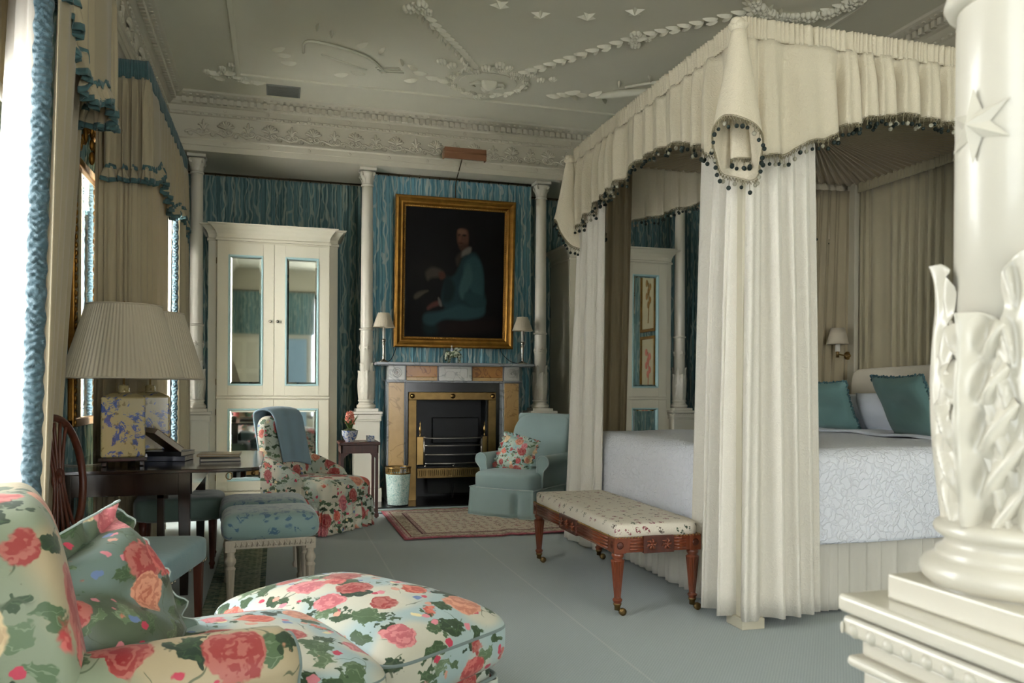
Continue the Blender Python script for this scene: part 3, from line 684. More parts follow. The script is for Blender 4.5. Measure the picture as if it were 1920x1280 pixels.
def column(x, y, label, z=None, half=.155, near=False, full=True):
    # z: ledge, plinth top, base top, leaf top, star, collar
    zl, zp, zb, zt, zs, zc = z or (.955, .985, 1.085, 1.38, 1.62, 1.81)
    rs = .064
    t = T('column', label, 'column', (x, y, 0)); t['group'] = 'cream plaster columns'
    seg = 48 if near else 24; h = half
    ph = .84*half
    ped = MB().box(-ph-.02, ph+.02, -ph-.02, ph+.02, 0, .16).box(-ph, ph, -ph, ph, .16, zl-.09)
    ped.build('pedestal', 'column', t, bevel=.004)
    mb = MB().box(-ph-.014, ph+.014, -ph-.014, ph+.014, zl-.10, zl-.082).box(-h+.012, h-.012, -h+.012, h-.012, zl-.082, zl-.03).box(-h, h, -h, h, zl-.026, zl)
    if near: mb = MB().box(-ph-.014, ph+.014, -ph-.014, ph+.014, zl-.088, zl-.074).box(-ph-.002, ph+.002, -ph-.002, ph+.002, zl-.074, zl-.05).box(-h+.004, h-.004, -h+.004, h-.004, zl-.05, zl-.026).box(-h, h, -h, h, zl-.022, zl)
    mb.build('pedestal_cap', 'column', t, bevel=.006 if near else .004, seg=3)
    k = .0285; nb = int(2*(h-.006)/k); bd = None; m_ = MB()
    for side in range(4):
        for i in range(nb):
            q = -h+.012+k*(i+.5); mt = Matrix.Rotation(side*PI/2, 4, 'Z') @ TR(h-.008, q, zl-.041)
            if near:
                if bd is None:
                    bd = MB().ball((0, 0, 0), .010, 10, 8, (.9, .98, .95)).ball((0, .0135, 0), .0035, 8, 5, (1, .6, 2.2)).build('bead', 'column', t); bd.matrix_local = mt
                else: copy_part(bd, t, mt)
            else: m_.box(-.006, .006, -.008, .008, -.008, .008, mt)
    if not near: m_.build('bead_row', 'column', t, kind='stuff')
    pw = .115 if not near else .095
    MB().box(-pw, pw, -pw, pw, zl, zp).build('plinth', 'column', t, bevel=.003)
    H = zb-zp; R_ = .098
    pr = [(R_*.9, 0)] + [(R_-.018+.020*math.cos(a), H*.21+H*.21*math.sin(a)) for a in [(-80+20*i)*PI/180 for i in range(9)]] + [(.084, H*.45), (.083, H*.50), (.077, H*.55), (.073, H*.63), (.078, H*.68)] + [(.074+.012*math.cos(a), H*.80+H*.12*math.sin(a)) for a in [(-70+20*i)*PI/180 for i in range(9)]] + [(.068, H*.96), (rs+.002, H)]
    MB().lathe([(r, q+zp) for r, q in pr], seg).build('base', 'column', t)
    ztop = 3.49
    MB().lathe([(rs+.003, zb), (rs+.001, zc-.03), (rs, zc-.02)] + [(rs-.006*(q/10), zc+(3.32-zc)*q/10) for q in range(11)], seg).build('shaft', 'column', t)
    cr = [(rs+.001, zc-.016), (rs+.010, zc-.012), (rs+.014, zc-.004), (rs+.012, zc+.004), (rs+.004, zc+.006), (rs+.004, zc+.018), (rs+.016, zc+.022), (rs+.021, zc+.032), (rs+.016, zc+.042), (rs+.002, zc+.046)] if near else [(rs, zc-.012), (rs+.012, zc-.006), (rs+.012, zc+.006), (rs, zc+.014)]
    MB().lathe(cr, seg).build('collar', 'column', t)
    hl = zt-zb+.01
    lf = acanthus(rs, hl, .122, 34 if near else 10, 80 if near else 22, curl=.016, deep=.012 if near else .009).build('acanthus_leaf', 'column', t, sub=0); lf.matrix_local = TR(0, 0, zb-.008, rz=R(183))
    for k in range(1, 4): copy_part(lf, t, TR(0, 0, zb-.008, rz=R(183+90*k)))
    l2 = acanthus(rs-.001, hl*1.26, .075, 18 if near else 8, 50 if near else 20, curl=.018).build('back_leaf', 'column', t); l2.matrix_local = TR(0, 0, zb-.008, rz=R(137))
    for k in range(1, 4): copy_part(l2, t, TR(0, 0, zb-.008, rz=R(137+90*k)))
    s0 = star_mb(.042, 6, .013, .42).build('star', 'column', t)
    def sm(a): return TR(0, 0, zs) @ Matrix.Rotation(a, 4, 'Z') @ TR(rs+.001, 0, 0, ry=-PI/2, rz=0)
    # bend the rays back onto the shaft
    for vx in s0.data.vertices:
        c = vx.co; a = c.y/rs; rr = rs*1.0 + .003 + (-c.z)
        c.x, c.y, c.z = rr*math.cos(a), rr*math.sin(a), c.x
    s0.matrix_local = TR(0, 0, zs, rz=R(181))
    for k in range(1, 4): copy_part(s0, t, TR(0, 0, zs, rz=R(181+90*k)))
    # capital
    cp = MB().lathe([(.058, 3.30), (.066, 3.305), (.066, 3.318), (.057, 3.324), (.060, 3.37), (.072, 3.42), (.088, 3.448)], 24)
    cp.build('capital', 'column', t)
    MB().prism([(.125*math.cos(a)*(1.0 if i % 2 == 0 else .66), .125*math.sin(a)*(1.0 if i % 2 == 0 else .66)) for i, a in enumerate([PI/4+PI/4*q for q in range(8)])], .03, TR(0, 0, 3.46)).build('abacus', 'column', t, bevel=.004)
    vl = MB().tube([((.078+.022*math.cos(a)*(1-q/14)), 0, 3.425+.024*math.sin(a)*(1-q/14)) for q, a in enumerate([PI*.5-.55*i for i in range(13)])], .008, 6).ball((.08, 0, 3.425), .011, 8, 6)
    v0 = vl.build('volute', 'column', t); v0.matrix_local = TR(rz=PI/4)
    for k in range(1, 4): copy_part(v0, t, TR(rz=PI/4+k*PI/2))
    cl = MB().grid(lambda u, v: ((.060+.03*v*v)*math.cos((2*u-1)*.35*(1-v*v*.6)), (.060+.03*v*v)*math.sin((2*u-1)*.35*(1-v*v*.6)), 3.33+.07*v), 6, 6)
    c0 = cl.build('capital_leaf', 'column', t)
    for k in range(1, 8): copy_part(c0, t, TR(rz=k*PI/4))
    return t
column(-.77, 8.57, 'cream column in the back left corner, mostly behind the far window curtain')
column(.90, 8.57, 'cream column with leafy base between the left wardrobe and the fireplace')
column(2.815, 8.57, 'cream column with leafy base just right of the portrait and fireplace')
column(4.53, 8.57, 'cream column right of the right wardrobe, seen through the bed')
near = column(.802, .715, 'large glossy cream column in the right foreground with carved leaves and a star', (.968, .998, 1.078, 1.305, 1.51, 1.665), .135, True)
# a shaft that carries on to the ceiling is already part of each column
# ------------------------------------------------------------------ wardrobes
def cornice_block(mb, x0, x1, y0, y1, zs=2.655, ze=2.815, out=.085):
    prof = [(0, 0), (.012, .0), (.012, .02), (0, .03), (.004, .065), (.02, .10), (.055, .14), (.08, .15), (.085, .16)]
    k = (ze-zs)/.16; n = len(prof); vs = []
    for d, z in prof:
        vs += [(x0-d, y1, zs+z*k), (x0-d, y0-d, zs+z*k), (x1+d, y0-d, zs+z*k), (x1+d, y1, zs+z*k)]
    fs = [(j*4+i, j*4+i+1, j*4+4+i+1, j*4+4+i) for j in range(n-1) for i in range(3)] + [tuple((n-1)*4+i for i in range(4)), (3, 2, 1, 0)]
    fs += [tuple([j*4 for j in range(n)] + [j*4+3 for j in reversed(range(n))])]
    mb.add(vs, fs)
def wardrobe(label):
    t = T('wardrobe', label, 'wardrobe', (-.03, 8.5, 0)); t['group'] = 'cream breakfront wardrobes with mirrored doors'
    mb = MB().box(-.63, .63, .07, .74, 0, 2.66); mb.box(-.545, .545, .02, .07, 0, 2.66)
    mb.build('carcass', 'furnpaint', t, bevel=.003)
    mb = MB(); cornice_block(mb, -.545, .545, .0, .74); cornice_block(mb, -.63, .63, .07, .74); mb.build('cornice', 'furnpaint', t)
    MB().box(-.56, .56, -.004, .04, 0, .155).box(-.56, .56, -.010, .03, .0, .10).build('plinth', 'furnpaint', t, bevel=.004)
    MB().box(-.552, .552, -.006, .03, 1.085, 1.105).build('middle_rail', 'furnpaint', t, bevel=.003)
    def door(x0, x1, z0, z1, m0, m1, name, knob):
        w = .105
        mb = MB().box(x0, x0+w, 0, .03, z0, z1).box(x1-w, x1, 0, .03, z0, z1).box(x0+w, x1-w, 0, .03, m1, z1).box(x0+w, x1-w, 0, .03, z0, m0)
        d = mb.build(name, 'furnpaint', t, bevel=.0025)
        mb = MB(); g = .014
        for (a, b_, c, e) in ((x0+w, x0+w+g, m0, m1), (x1-w-g, x1-w, m0, m1), (x0+w+g, x1-w-g, m1-g, m1), (x0+w+g, x1-w-g, m0, m0+g)): mb.box(a, b_, -.007, .02, c, e)
        mb.build('bead', 'bluetrim', d, bevel=.003)
        a, b_, c, e = x0+w+g, x1-w-g, m0+g, m1-g; q = .022
        vs = [(a, .016, c), (b_, .016, c), (b_, .016, e), (a, .016, e), (a+q, .012, c+q), (b_-q, .012, c+q), (b_-q, .012, e-q), (a+q, .012, e-q)]
        MB().add(vs, [(4, 5, 6, 7), (0, 1, 5, 4), (1, 2, 6, 5), (2, 3, 7, 6), (3, 0, 4, 7)]).build('mirror', 'mirror', d)
        if knob:
            k = MB().lathe([(.011, 0), (.011, .004), (.005, .006), (.005, .014), (.014, .018), (.016, .026), (.011, .034), (.001, .037)], 16, mat=TR(knob, 0, 1.86, rx=PI/2)).build('knob', 'silver', d)
    door(-.543, -.002, 1.115, 2.635, 1.215, 2.515, 'upper_door', -.035)
    door(.002, .543, 1.115, 2.635, 1.215, 2.515, 'upper_door', .035)
    door(-.543, -.002, .165, 1.075, .262, .985, 'lower_door', 0)
    door(.002, .543, .165, 1.075, .262, .985, 'lower_door', 0)
    for x in (-.548,): 
        for z in (.3, .95, 1.25, 2.45): MB().tube([(x, -.004, z-.03), (x, -.004, z+.03)], .004, 6).build('hinge', 'brass2', t)
    return t
w1 = wardrobe('cream mirrored wardrobe left of the fireplace, behind the floral slipper chair')
w2 = dup(w1, (3.79, 8.5, 0), label='cream mirrored wardrobe right of the fireplace, seen through the bed curtains')
# ------------------------------------------------------------------ fireplace
fp = T('fireplace_surround', 'marble chimneypiece with sienna panels and a grey mantel shelf under the portrait', 'fireplace', (1.82, 8.5, 0))
def F(mb, name, m, par=fp, **k): return mb.build(name, m, par, world=True, **k)
for x0, x1 in ((1.113, 1.282), (2.362, 2.530)):
    F(MB().box(x0-.012, x1+.012, 8.44, 8.75, 0, 1.262), 'jamb', 'grey_marble', bevel=.004)
    F(MB().box(x0+.004, x1-.004, 8.428, 8.46, .10, 1.255), 'jamb_panel', 'sienna_pale', bevel=.003)
    F(MB().box(x0-.02, x1+.02, 8.41, 8.75, 1.262, 1.283), 'necking', 'grey_marble', bevel=.003)
    bl = F(MB().box(x0, x1, 8.42, 8.75, 1.283, 1.436), 'corner_block', 'white_marble', bevel=.003)
    cx = (x0+x1)/2
    for q in (.048, .030): F(MB().tube([(cx+q*math.cos(a), 8.419, 1.36+q*math.sin(a)) for a in [2*PI*i/28 for i in range(28)]], .006, 6, True), 'roundel_ring', 'white_marble', bl)
    F(MB().ball((cx, 8.418, 1.36), .014, 12, 8), 'roundel_boss', 'white_marble', bl)
F(MB().box(1.27, 2.374, 8.45, 8.75, 1.262, 1.436), 'frieze', 'grey_marble', bevel=.003)
F(MB().box(1.282, 2.362, 8.425, 8.75, 1.258, 1.275), 'lower_fillet', 'grey_marble', bevel=.003)
for x0, x1 in ((1.30, 1.628), (2.01, 2.345)):
    F(MB().box(x0, x1, 8.436, 8.46, 1.315, 1.434), 'sienna_panel', 'sienna', bevel=.004)
    F(MB().box(x0, x1, 8.430, 8.46, 1.278, 1.315), 'pale_fillet', 'sienna_pale', bevel=.004)
tb_ = F(MB().box(1.645, 1.995, 8.415, 8.75, 1.278, 1.436), 'centre_tablet', 'white_marble', bevel=.003)
F(MB().box(1.69, 1.95, 8.409, 8.43, 1.305, 1.412), 'tablet_panel', 'white_marble', tb_, bevel=.006)
for x in (1.70, 1.94): F(MB().box(x-.008, x+.008, 8.402, 8.43, 1.315, 1.40), 'tablet_flute', 'white_marble', tb_, bevel=.005)
F(MB().box(.975, 2.665, 8.30, 8.76, 1.438, 1.466).box(1.02, 2.62, 8.34, 8.76, 1.43, 1.44), 'mantel_shelf', 'grey_marble', bevel=.004)
F(MB().box(1.282, 1.326, 8.47, 8.75, 0, 1.262).box(2.275, 2.362, 8.47, 8.75, 0, 1.262).box(1.326, 2.275, 8.47, 8.75, 1.158, 1.262), 'slate_slip', 'slate')
F(MB().box(2.318, 2.362, 8.455, 8.75, 0, 1.255), 'veined_slip', 'grey_marble')
hth = F(MB().box(.955, 2.72, 8.02, 8.75, 0.0, .022), 'hearth', 'slate', bevel=.003)
gr = T('register_grate', 'polished brass fire grate with steel bars inside the marble fireplace', 'fire grate', (1.8, 8.5, .02))
def G(mb, name, m, par=gr, **k): return mb.build(name, m, par, world=True, **k)
fr = G(MB().box(1.326, 1.411, 8.44, 8.49, .02, 1.075).box(2.19, 2.275, 8.44, 8.49, .02, 1.075).box(1.326, 2.275, 8.44, 8.49, 1.075, 1.156), 'brass_frame', 'brass2', bevel=.004)
for x in (1.366, 1.80, 2.236): G(MB().lathe([(.026, 0), (.026, .004), (.019, .008), (.019, .012), (.014, .022), (.001, .027)], 18, mat=TR(x, 8.44, 1.116, rx=PI/2)), 'boss', 'brass', fr)
G(MB().box(1.411, 2.19, 8.74, 8.76, .02, 1.075).box(1.411, 1.43, 8.49, 8.76, .02, 1.075).box(2.17, 2.19, 8.49, 8.76, .02, 1.075).box(1.43, 2.17, 8.70, 8.74, .62, 1.075), 'fireback', 'iron')
G(MB().box(1.62, 2.14, 8.66, 8.70, .60, .88), 'back_plate', 'iron', bevel=.01)
G(MB().box(1.418, 1.488, 8.455, 8.48, .39, .685).box(2.115, 2.183, 8.455, 8.48, .39, .685), 'cheek', 'brass', bevel=.003)
for z, r in ((.685, .009), (.592, .0085), (.498, .0085), (.405, .010)):
    pts = [(1.49, 8.44, z), (1.53, 8.40, z-.012), (1.80, 8.385, z-.014), (2.08, 8.40, z-.012), (2.12, 8.44, z)] if z == .685 else [(1.50, 8.43, z), (1.80, 8.385, z), (2.11, 8.43, z)]
    G(MB().tube(spline(pts, 14), r, 8), 'bar', 'steel')
for x in (1.495, 2.115): G(MB().tube([(x, 8.435, .39), (x, 8.435, .70)], .010, 8), 'bar_post', 'steel')
for x in (1.452, 2.150): G(MB().lathe([(.013, 0), (.008, .01), (.006, .03), (.012, .05), (.016, .07), (.010, .10), (.004, .12), (.009, .13), (.001, .16)], 12, mat=TR(x, 8.45, .69)), 'finial', 'brass')
for x in (1.50, 1.80, 2.11): G(MB().ball((x, 8.40, .38), .012, 10, 8), 'ball_foot', 'silver')
ap = MB(); xs = [1.42+i*(.763/34) for i in range(35)]
ap.box(1.42, 2.183, 8.42, 8.44, .335, .355).box(1.42, 2.183, 8.42, 8.44, .255, .275).box(1.42, 2.183, 8.45, 8.455, .27, .34)
for i, x in enumerate(xs[:-1]):
    if i % 9 != 4: ap.box(x+.004, x+.014, 8.42, 8.438, .275, .335)
    else: ap.box(x, x+.0225, 8.42, 8.438, .275, .335)
G(ap, 'pierced_apron', 'brass2')
G(MB().box(1.43, 2.17, 8.44, 8.70, .36, .375), 'fire_bottom', 'iron')
G(MB().grid(lambda u, v: (1.55+.5*u, 8.62-.12*v, .33-.25*v), 4, 4).tube([(1.83, 8.5, .18), (1.80, 8.44, .10), (1.79, 8.40, .05)], .012, 6), 'ash_pan', 'iron')
# ------------------------------------------------------------------ portrait
def soft(mask_d, w): return np.clip(.5 - mask_d/w, 0, 1)
def poly_sdf(P, X, Y):
    P = np.array([(p.x, p.y) for p in spline([(a, b, 0) for a, b in P], len(P)*5, True)]); n = len(P)
    d = np.full(X.shape, 1e9); inside = np.zeros(X.shape, bool); j = n-1
    for i in range(n):
        ax, ay = P[j]; bx, by = P[i]; ex, ey = bx-ax, by-ay; wx, wy = X-ax, Y-ay
        tt = np.clip((wx*ex+wy*ey)/(ex*ex+ey*ey+1e-12), 0, 1); d = np.minimum(d, (wx-ex*tt)**2+(wy-ey*tt)**2)
        c = (ay > Y) != (by > Y); inside ^= c & (X < (bx-ax)*(Y-ay)/((by-ay) if by != ay else 1e-9)+ax); j = i
    d = np.sqrt(d); return np.where(inside, -d, d)
NX, NY = 150, 190
X, Y = np.meshgrid(np.linspace(0, 1, NX+1), np.linspace(0, 1, NY+1)); Y = 1-Y   # Y down from the top
asp = .80
img = np.zeros((NY+1, NX+1, 3)); img[:] = lin('#14110f')[:3]
img += (.006*np.exp(-((X-.3)**2+(Y-.45)**2)/.06))[..., None]*np.array([1, .8, .6])
def layer(P, col, w=.02, op=1.0):
    global img
    a = (soft(poly_sdf([(x, y) for x, y in P], X, Y), w)*op)[..., None]; img = img*(1-a) + a*np.array(lin(col)[:3])
layer([(.30, .90), (.36, .87), (.60, .86), (.92, .85), (.97, .93), (.6, .97), (.3, .97)], '#2b1c17', .05)
layer([(.22, .84), (.3, .86), (.33, .96), (.24, .99), (.18, .93)], '#20383a', .05)                                  # boot and breeches
layer([(.20, .82), (.38, .79), (.55, .70), (.68, .68), (.80, .72), (.80, .82), (.62, .86), (.4, .86), (.28, .91), (.19, .89)], '#3d6468', .03)
layer([(.50, .50), (.58, .36), (.70, .33), (.78, .44), (.80, .62), (.82, .72), (.70, .76), (.55, .74), (.42, .78), (.36, .70), (.40, .56)], '#2c4d50', .03)
layer([(.58, .44), (.66, .36), (.74, .38), (.79, .50), (.79, .66), (.74, .70), (.66, .62), (.62, .56)], '#41686a', .03)  # shoulder
layer([(.60, .46), (.64, .42), (.68, .52), (.64, .62), (.58, .70), (.54, .62)], '#4d7474', .03)
layer([(.62, .64), (.78, .67), (.82, .74), (.70, .76), (.60, .70)], '#355a5c', .03)
layer([(.40, .52), (.46, .54), (.50, .62), (.46, .72), (.38, .72), (.38, .60)], '#1c3436', .04)
layer([(.52, .14), (.60, .11), (.68, .14), (.70, .22), (.68, .31), (.62, .27), (.58, .18)], '#1a1411', .02)           # wig
layer([(.515, .165), (.56, .145), (.62, .16), (.63, .24), (.61, .30), (.56, .315), (.52, .26), (.51, .21)], '#7d5540', .02)
layer([(.52, .155), (.56, .148), (.60, .16), (.60, .19), (.53, .19)], '#9b7156', .02)
layer([(.57, .19), (.60, .19), (.60, .203), (.57, .203)], '#2c1a14', .012); layer([(.525, .19), (.545, .19), (.545, .203), (.525, .203)], '#2c1a14', .012)
layer([(.535, .20), (.55, .20), (.552, .235), (.53, .235)], '#8f5f47', .012); layer([(.53, .255), (.57, .255), (.57, .265), (.53, .265)], '#5a2a22', .012)
layer([(.53, .28), (.62, .26), (.63, .31), (.56, .32)], '#4a3024', .03, .8)
layer([(.56, .33), (.62, .29), (.66, .29), (.65, .33), (.60, .35), (.55, .37)], '#8f877a', .02)                    # cravat
layer([(.50, .38), (.55, .33), (.56, .37), (.52, .44)], '#4c3c34', .03)
layer([(.20, .50), (.26, .46), (.34, .47), (.38, .50), (.34, .53), (.26, .54), (.22, .56)], '#5e5648', .03); layer([(.33, .50), (.38, .49), (.40, .53), (.35, .55)], '#6d3f30', .02)
layer([(.09, .68), (.14, .65), (.23, .64), (.18, .68), (.10, .71)], '#6a6250', .02); layer([(.13, .71), (.2, .66), (.24, .66), (.16, .71)], '#1c1815', .015)
layer([(.22, .77), (.28, .73), (.34, .72), (.34, .75), (.28, .77), (.23, .79)], '#7d4c42', .02); layer([(.33, .69), (.36, .72), (.37, .76), (.34, .75)], '#8d857a', .015)
nz = np.random.RandomState(3).rand(NY+1, NX+1)*.12+.94; img *= nz[..., None]*.34
pt = T('framed_portrait', 'large gilt-framed oil portrait of a seated figure in a blue-green coat over the mantelpiece', 'painting', (1.845, 8.62, 1.62))
PM = TR(1.845, 8.64, 1.635, rx=0)
tilt = Matrix.Translation((1.845, 8.64, 1.635)) @ Matrix.Rotation(R(3.2), 4, 'X')
cw, ch = 1.08, 1.37; fw = .118
mb = MB().grid(lambda u, v: (-cw/2+cw*u, -.022, fw+ch*v), NX, NY, False)
mb.v = [tuple(tilt @ Vector(p)) for p in mb.v]
cv = mb.build('canvas', 'white_marble', pt, world=True)
ca = cv.data.color_attributes.new('paint', 'FLOAT_COLOR', 'POINT'); buf = np.ones(((NX+1)*(NY+1), 4), dtype=np.float32); buf[:, :3] = img[::-1][::-1].reshape(-1, 3) if False else img.reshape(-1, 3)
ca.data.foreach_set('color', buf.ravel())
s = NT('oil_paint'); a = s.n('ShaderNodeVertexColor', layer_name='paint'); M['oil'] = s.fin(a.outputs[0], .55, 0, s.bump(s.noise(s.coord(), 60, 3), .12, .002), spec=.12); cv.data.materials[0] = M['oil']
# carved frame, four mitred sides
prof = [(0, 0), (0, -.055), (.012, -.068), (.03, -.070), (.045, -.058), (.062, -.050), (.078, -.052), (.088, -.044), (.098, -.030), (.112, -.028), (.118, -.016), (.118, 0)]
W_, H_ = cw+2*fw, ch+2*fw
cs = [(-W_/2, 0), (W_/2, 0), (W_/2, H_), (-W_/2, H_)]; ins = [(1, 1), (-1, 1), (-1, -1), (1, -1)]
for k in range(4):
    (xa, za), (xb, zb_) = cs[k], cs[(k+1) % 4]; ia, ib = ins[k], ins[(k+1) % 4]; n = len(prof)
    vs = [(xa+ia[0]*d, y, za+ia[1]*d) for d, y in prof] + [(xb+ib[0]*d, y, zb_+ib[1]*d) for d, y in prof]
    MB().add([tilt @ Vector(p) for p in vs], [(i, (i+1) % n, n+(i+1) % n, n+i) for i in range(n)]).build('frame_side', 'gilt', pt, world=True)
mb = MB()
for k in range(4):
    (xa, za), (xb, zb_) = cs[k], cs[(k+1) % 4]; ia, ib = ins[k], ins[(k+1) % 4]; d = .104
    A = Vector((xa+ia[0]*d, -.031, za+ia[1]*d)); B = Vector((xb+ib[0]*d, -.031, zb_+ib[1]*d)); m_ = int((B-A).length/.022)
    for i in range(m_): p = tilt @ A.lerp(B, (i+.5)/m_); mb.ball(p, .0085, 6, 4, (1.2 if k % 2 == 0 else .7, .8, .7 if k % 2 == 0 else 1.2))
mb.build('carved_sight_edge', 'gilt2', pt, world=True, kind='stuff')
# picture light
pl = T('picture_light', 'brown bronze picture light on a thin arm above the portrait', 'lamp', (1.85, 8.33, 3.2))
mb = MB().grid(lambda u, v: (1.625+.44*u, 8.16+.055*math.cos(-.5+3.6*v), 3.60+.055*math.sin(-.5+3.6*v)), 1, 14)
mb.box(1.625, 2.065, 8.105, 8.112, 3.545, 3.66)
G2 = lambda m, n, mt, par=pl: m.build(n, mt, par, world=True)
G2(mb, 'reflector', 'copperbox').modifiers.new('t', 'SOLIDIFY').thickness = .004
for x in (1.627, 2.063): G2(MB().lathe([(.055, -.003), (.055, .003)], 20, mat=TR(x, 8.16, 3.60, ry=PI/2)), 'end_cap', 'copperbox')
G2(MB().tube(spline([(1.84, 8.22, 3.60), (1.84, 8.40, 3.50), (1.84, 8.55, 3.40), (1.845, 8.58, 3.22)], 14), .006, 8), 'arm', 'rod')
# ------------------------------------------------------------------ window curtains and pelmets (left wall)
PXF = -.845
def pelmet(y0, y1, zt, zbf, label, seed, band=.115, ret0=True, ret1=True):
    t = T('pelmet', label, 'pelmet', (PXF, (y0+y1)/2, zt)); t['group'] = 'window pelmets with blue bands'
    xb = -1.12
    path = []
    if ret0: path += [(xb, y0), (-.98, y0), (PXF-.02, y0), (PXF, y0+.03)]
    else: path += [(PXF, y0)]
    path += [(PXF, y0+(y1-y0)*k/6) for k in range(1, 6)]
    path += [(PXF, y1-.03), (PXF-.02, y1), (-.98, y1), (xb, y1)] if ret1 else [(PXF, y1)]
    P = spline([(x, y, 0) for x, y in path], 120); L = [0]
    for i in range(120): L.append(L[-1]+(P[i+1]-P[i]).length)
    zb = lambda s_: zbf(P[min(120, int(s_*120))])
    v = drape(path, zt-band, zb, L[-1]/.14, .032, seed, 12, 16, amp_top=.010)
    v.build('valance', 'beige', t, world=True, solid=.004)
    bm = drape(path, zt, zt-band-.01, L[-1]/.022, .005, seed+1, 3, 6, amp_top=.005)
    bm.build('gathered_band', 'pelmetblue', t, world=True, solid=.008)
    MB().box(xb-.02, PXF-.02, y0+.02, y1-.02, zt-.03, zt-.006).build('pelmet_board', 'rod', t, world=True)
    e = resample(edge_pts(v), .006)
    f = frill([p+Vector((.004, 0, .012)) for p in e], .075, .024, len(e)*.006/.075, seed+2, 5, out=.008)
    f.build('frill', 'beige', t, world=True, solid=.003)
    e2 = edge_pts(f); MB_ = frill([p+Vector((0, 0, .006)) for p in e2], .028, .004, len(e2)*.006/.05, seed+3, 2); MB_.build('frill_border', 'pelmetblue', t, world=True, solid=.004)
    e3 = edge_pts(v); f3 = frill([p+Vector((.006, 0, .03)) for p in resample(e3, .006)], .03, .010, 60, seed+4, 2); f3.build('heading_ruche', 'pelmetblue', t, world=True, solid=.004)
    return t
def zb2(p):
    if p.x < PXF-.03: return 2.66
    return interp([(5.9, 2.66), (6.1, 2.70), (6.55, 2.85), (6.9, 2.74), (7.2, 2.68), (7.6, 2.78), (8.1, 2.82), (8.45, 2.62)], p.y)
pelmet(5.93, 8.40, 3.395, zb2, 'gathered beige pelmet with blue band over the far left window', 11)
def zb1(p):
    return interp([(1.6, 2.62), (2.4, 2.86), (3.3, 2.82), (3.75, 2.80), (3.9, 2.68), (4.1, 2.60), (4.5, 2.72), (4.78, 2.66)], p.y)
pelmet(1.2, 4.75, 3.395, zb1, 'gathered beige pelmet over the near left window, cut by the top left frame edge', 12)
def curtain(label, front, liningp, trim, zt, seed, frontb=None, liningb=None, trimb=None, folds=None, tw=.085):
    t = T('window_curtain', label, 'curtain', (trim[0], trim[1], .02)); t['group'] = 'beige interlined window curtains'
    L = sum((Vector(b)-Vector(a)).length for a, b in zip(front, front[1:]))
    drape(front, zt, .02, folds or L/.13, .030, seed, 18, 16, path_bot=frontb, sharp=.5, amp_top=.018).build('curtain_cloth', 'beige', t, world=True, solid=.004)
    if liningp: drape(liningp, zt, .02, 3, .014, seed+1, 12, 16, path_bot=liningb).build('lining', 'lining', t, world=True)
    # ruched edge
    tb = trimb or trim; r = random.Random(seed)
    d = Vector((.96, .27, 0)).normalized()
    z0_ = lambda v: .03+(zt-.05)*v
    def g(u, v):
        p = Vector((*trim, 0)).lerp(Vector((*tb, 0)), 1-v) + d*(tw*u + .003*math.sin(z0_(v)*70)*(2*u-1)); n = Vector((d.y, -d.x, 0)); z = .03+(zt-.05)*v
        k = z*215
        h = .012*math.sin(PI*u) + .0065*math.sin(k + 5*mnoise.noise(Vector((u*3, z*9, seed))) + 1.2*math.sin(z*31))*math.sin(PI*u)**.5 + .005*mnoise.noise(Vector((u*9, z*40, seed)))
        return tuple(p + n*(h+.012) + Vector((0, 0, z)))
    MB().grid(g, 8, 760).build('ruched_edge', 'aqua_ruch', t, world=True, solid=.003)
    return t
curtain('beige curtain with ruched blue edge at the far side of the near left window',
    [(-.80, 3.43), (-.81, 3.75), (-.87, 4.15), (-.96, 4.6), (-1.06, 5.10)], [(-.865, 3.42), (-.92, 3.50), (-.98, 3.62), (-1.05, 3.80)], (-.865, 3.40), 3.27, 21,
    frontb=[(-.82, 3.24), (-.88, 3.42), (-.94, 3.68), (-1.0, 3.95), (-1.05, 4.28)], liningb=[(-.88, 3.24), (-.95, 3.36), (-1.06, 3.55), (-1.18, 3.8)], trimb=(-.88, 3.22), folds=5, tw=.062)
curtain('beige curtain at the near side of the far left window, behind the big lamp',
    [(-.90, 7.36), (-.895, 6.7), (-.90, 6.25), (-.93, 6.02), (-1.0, 5.98), (-1.12, 6.0), (-1.17, 6.03)], None, (-.925, 7.37), 3.27, 23, folds=12, tw=.02)
curtain('beige curtain with ruched blue edge at the far side of the far left window',
    [(-.86, 7.82), (-.88, 7.98), (-.87, 8.2), (-.87, 8.36)], [(-.905, 7.80), (-.97, 7.84), (-1.08, 7.92), (-1.2, 7.96)], (-.905, 7.80), 3.27, 25,
    frontb=[(-.86, 7.82), (-.86, 7.98), (-.84, 8.2), (-.83, 8.38)], tw=.05)
bl = T('roman_blind', 'pleated fabric blind half lowered in the near left window, at the top left edge', 'blind', (-1.15, 2.8, 2.2))
drape([(-1.19, 2.0), (-1.17, 3.1), (-1.19, 4.22)], 3.3, lambda s_: 2.46+.10*math.sin(PI*s_), 50, .009, 31, 6, 8, amp_top=.007).build('blind_cloth', 'beige', bl, world=True, solid=.003)
MB().tube([(-1.16, 2.0+2.22*i/20, 2.46+.10*math.sin(PI*i/20)) for i in range(21)], .022, 8).build('blind_hem', 'lining', bl, world=True)
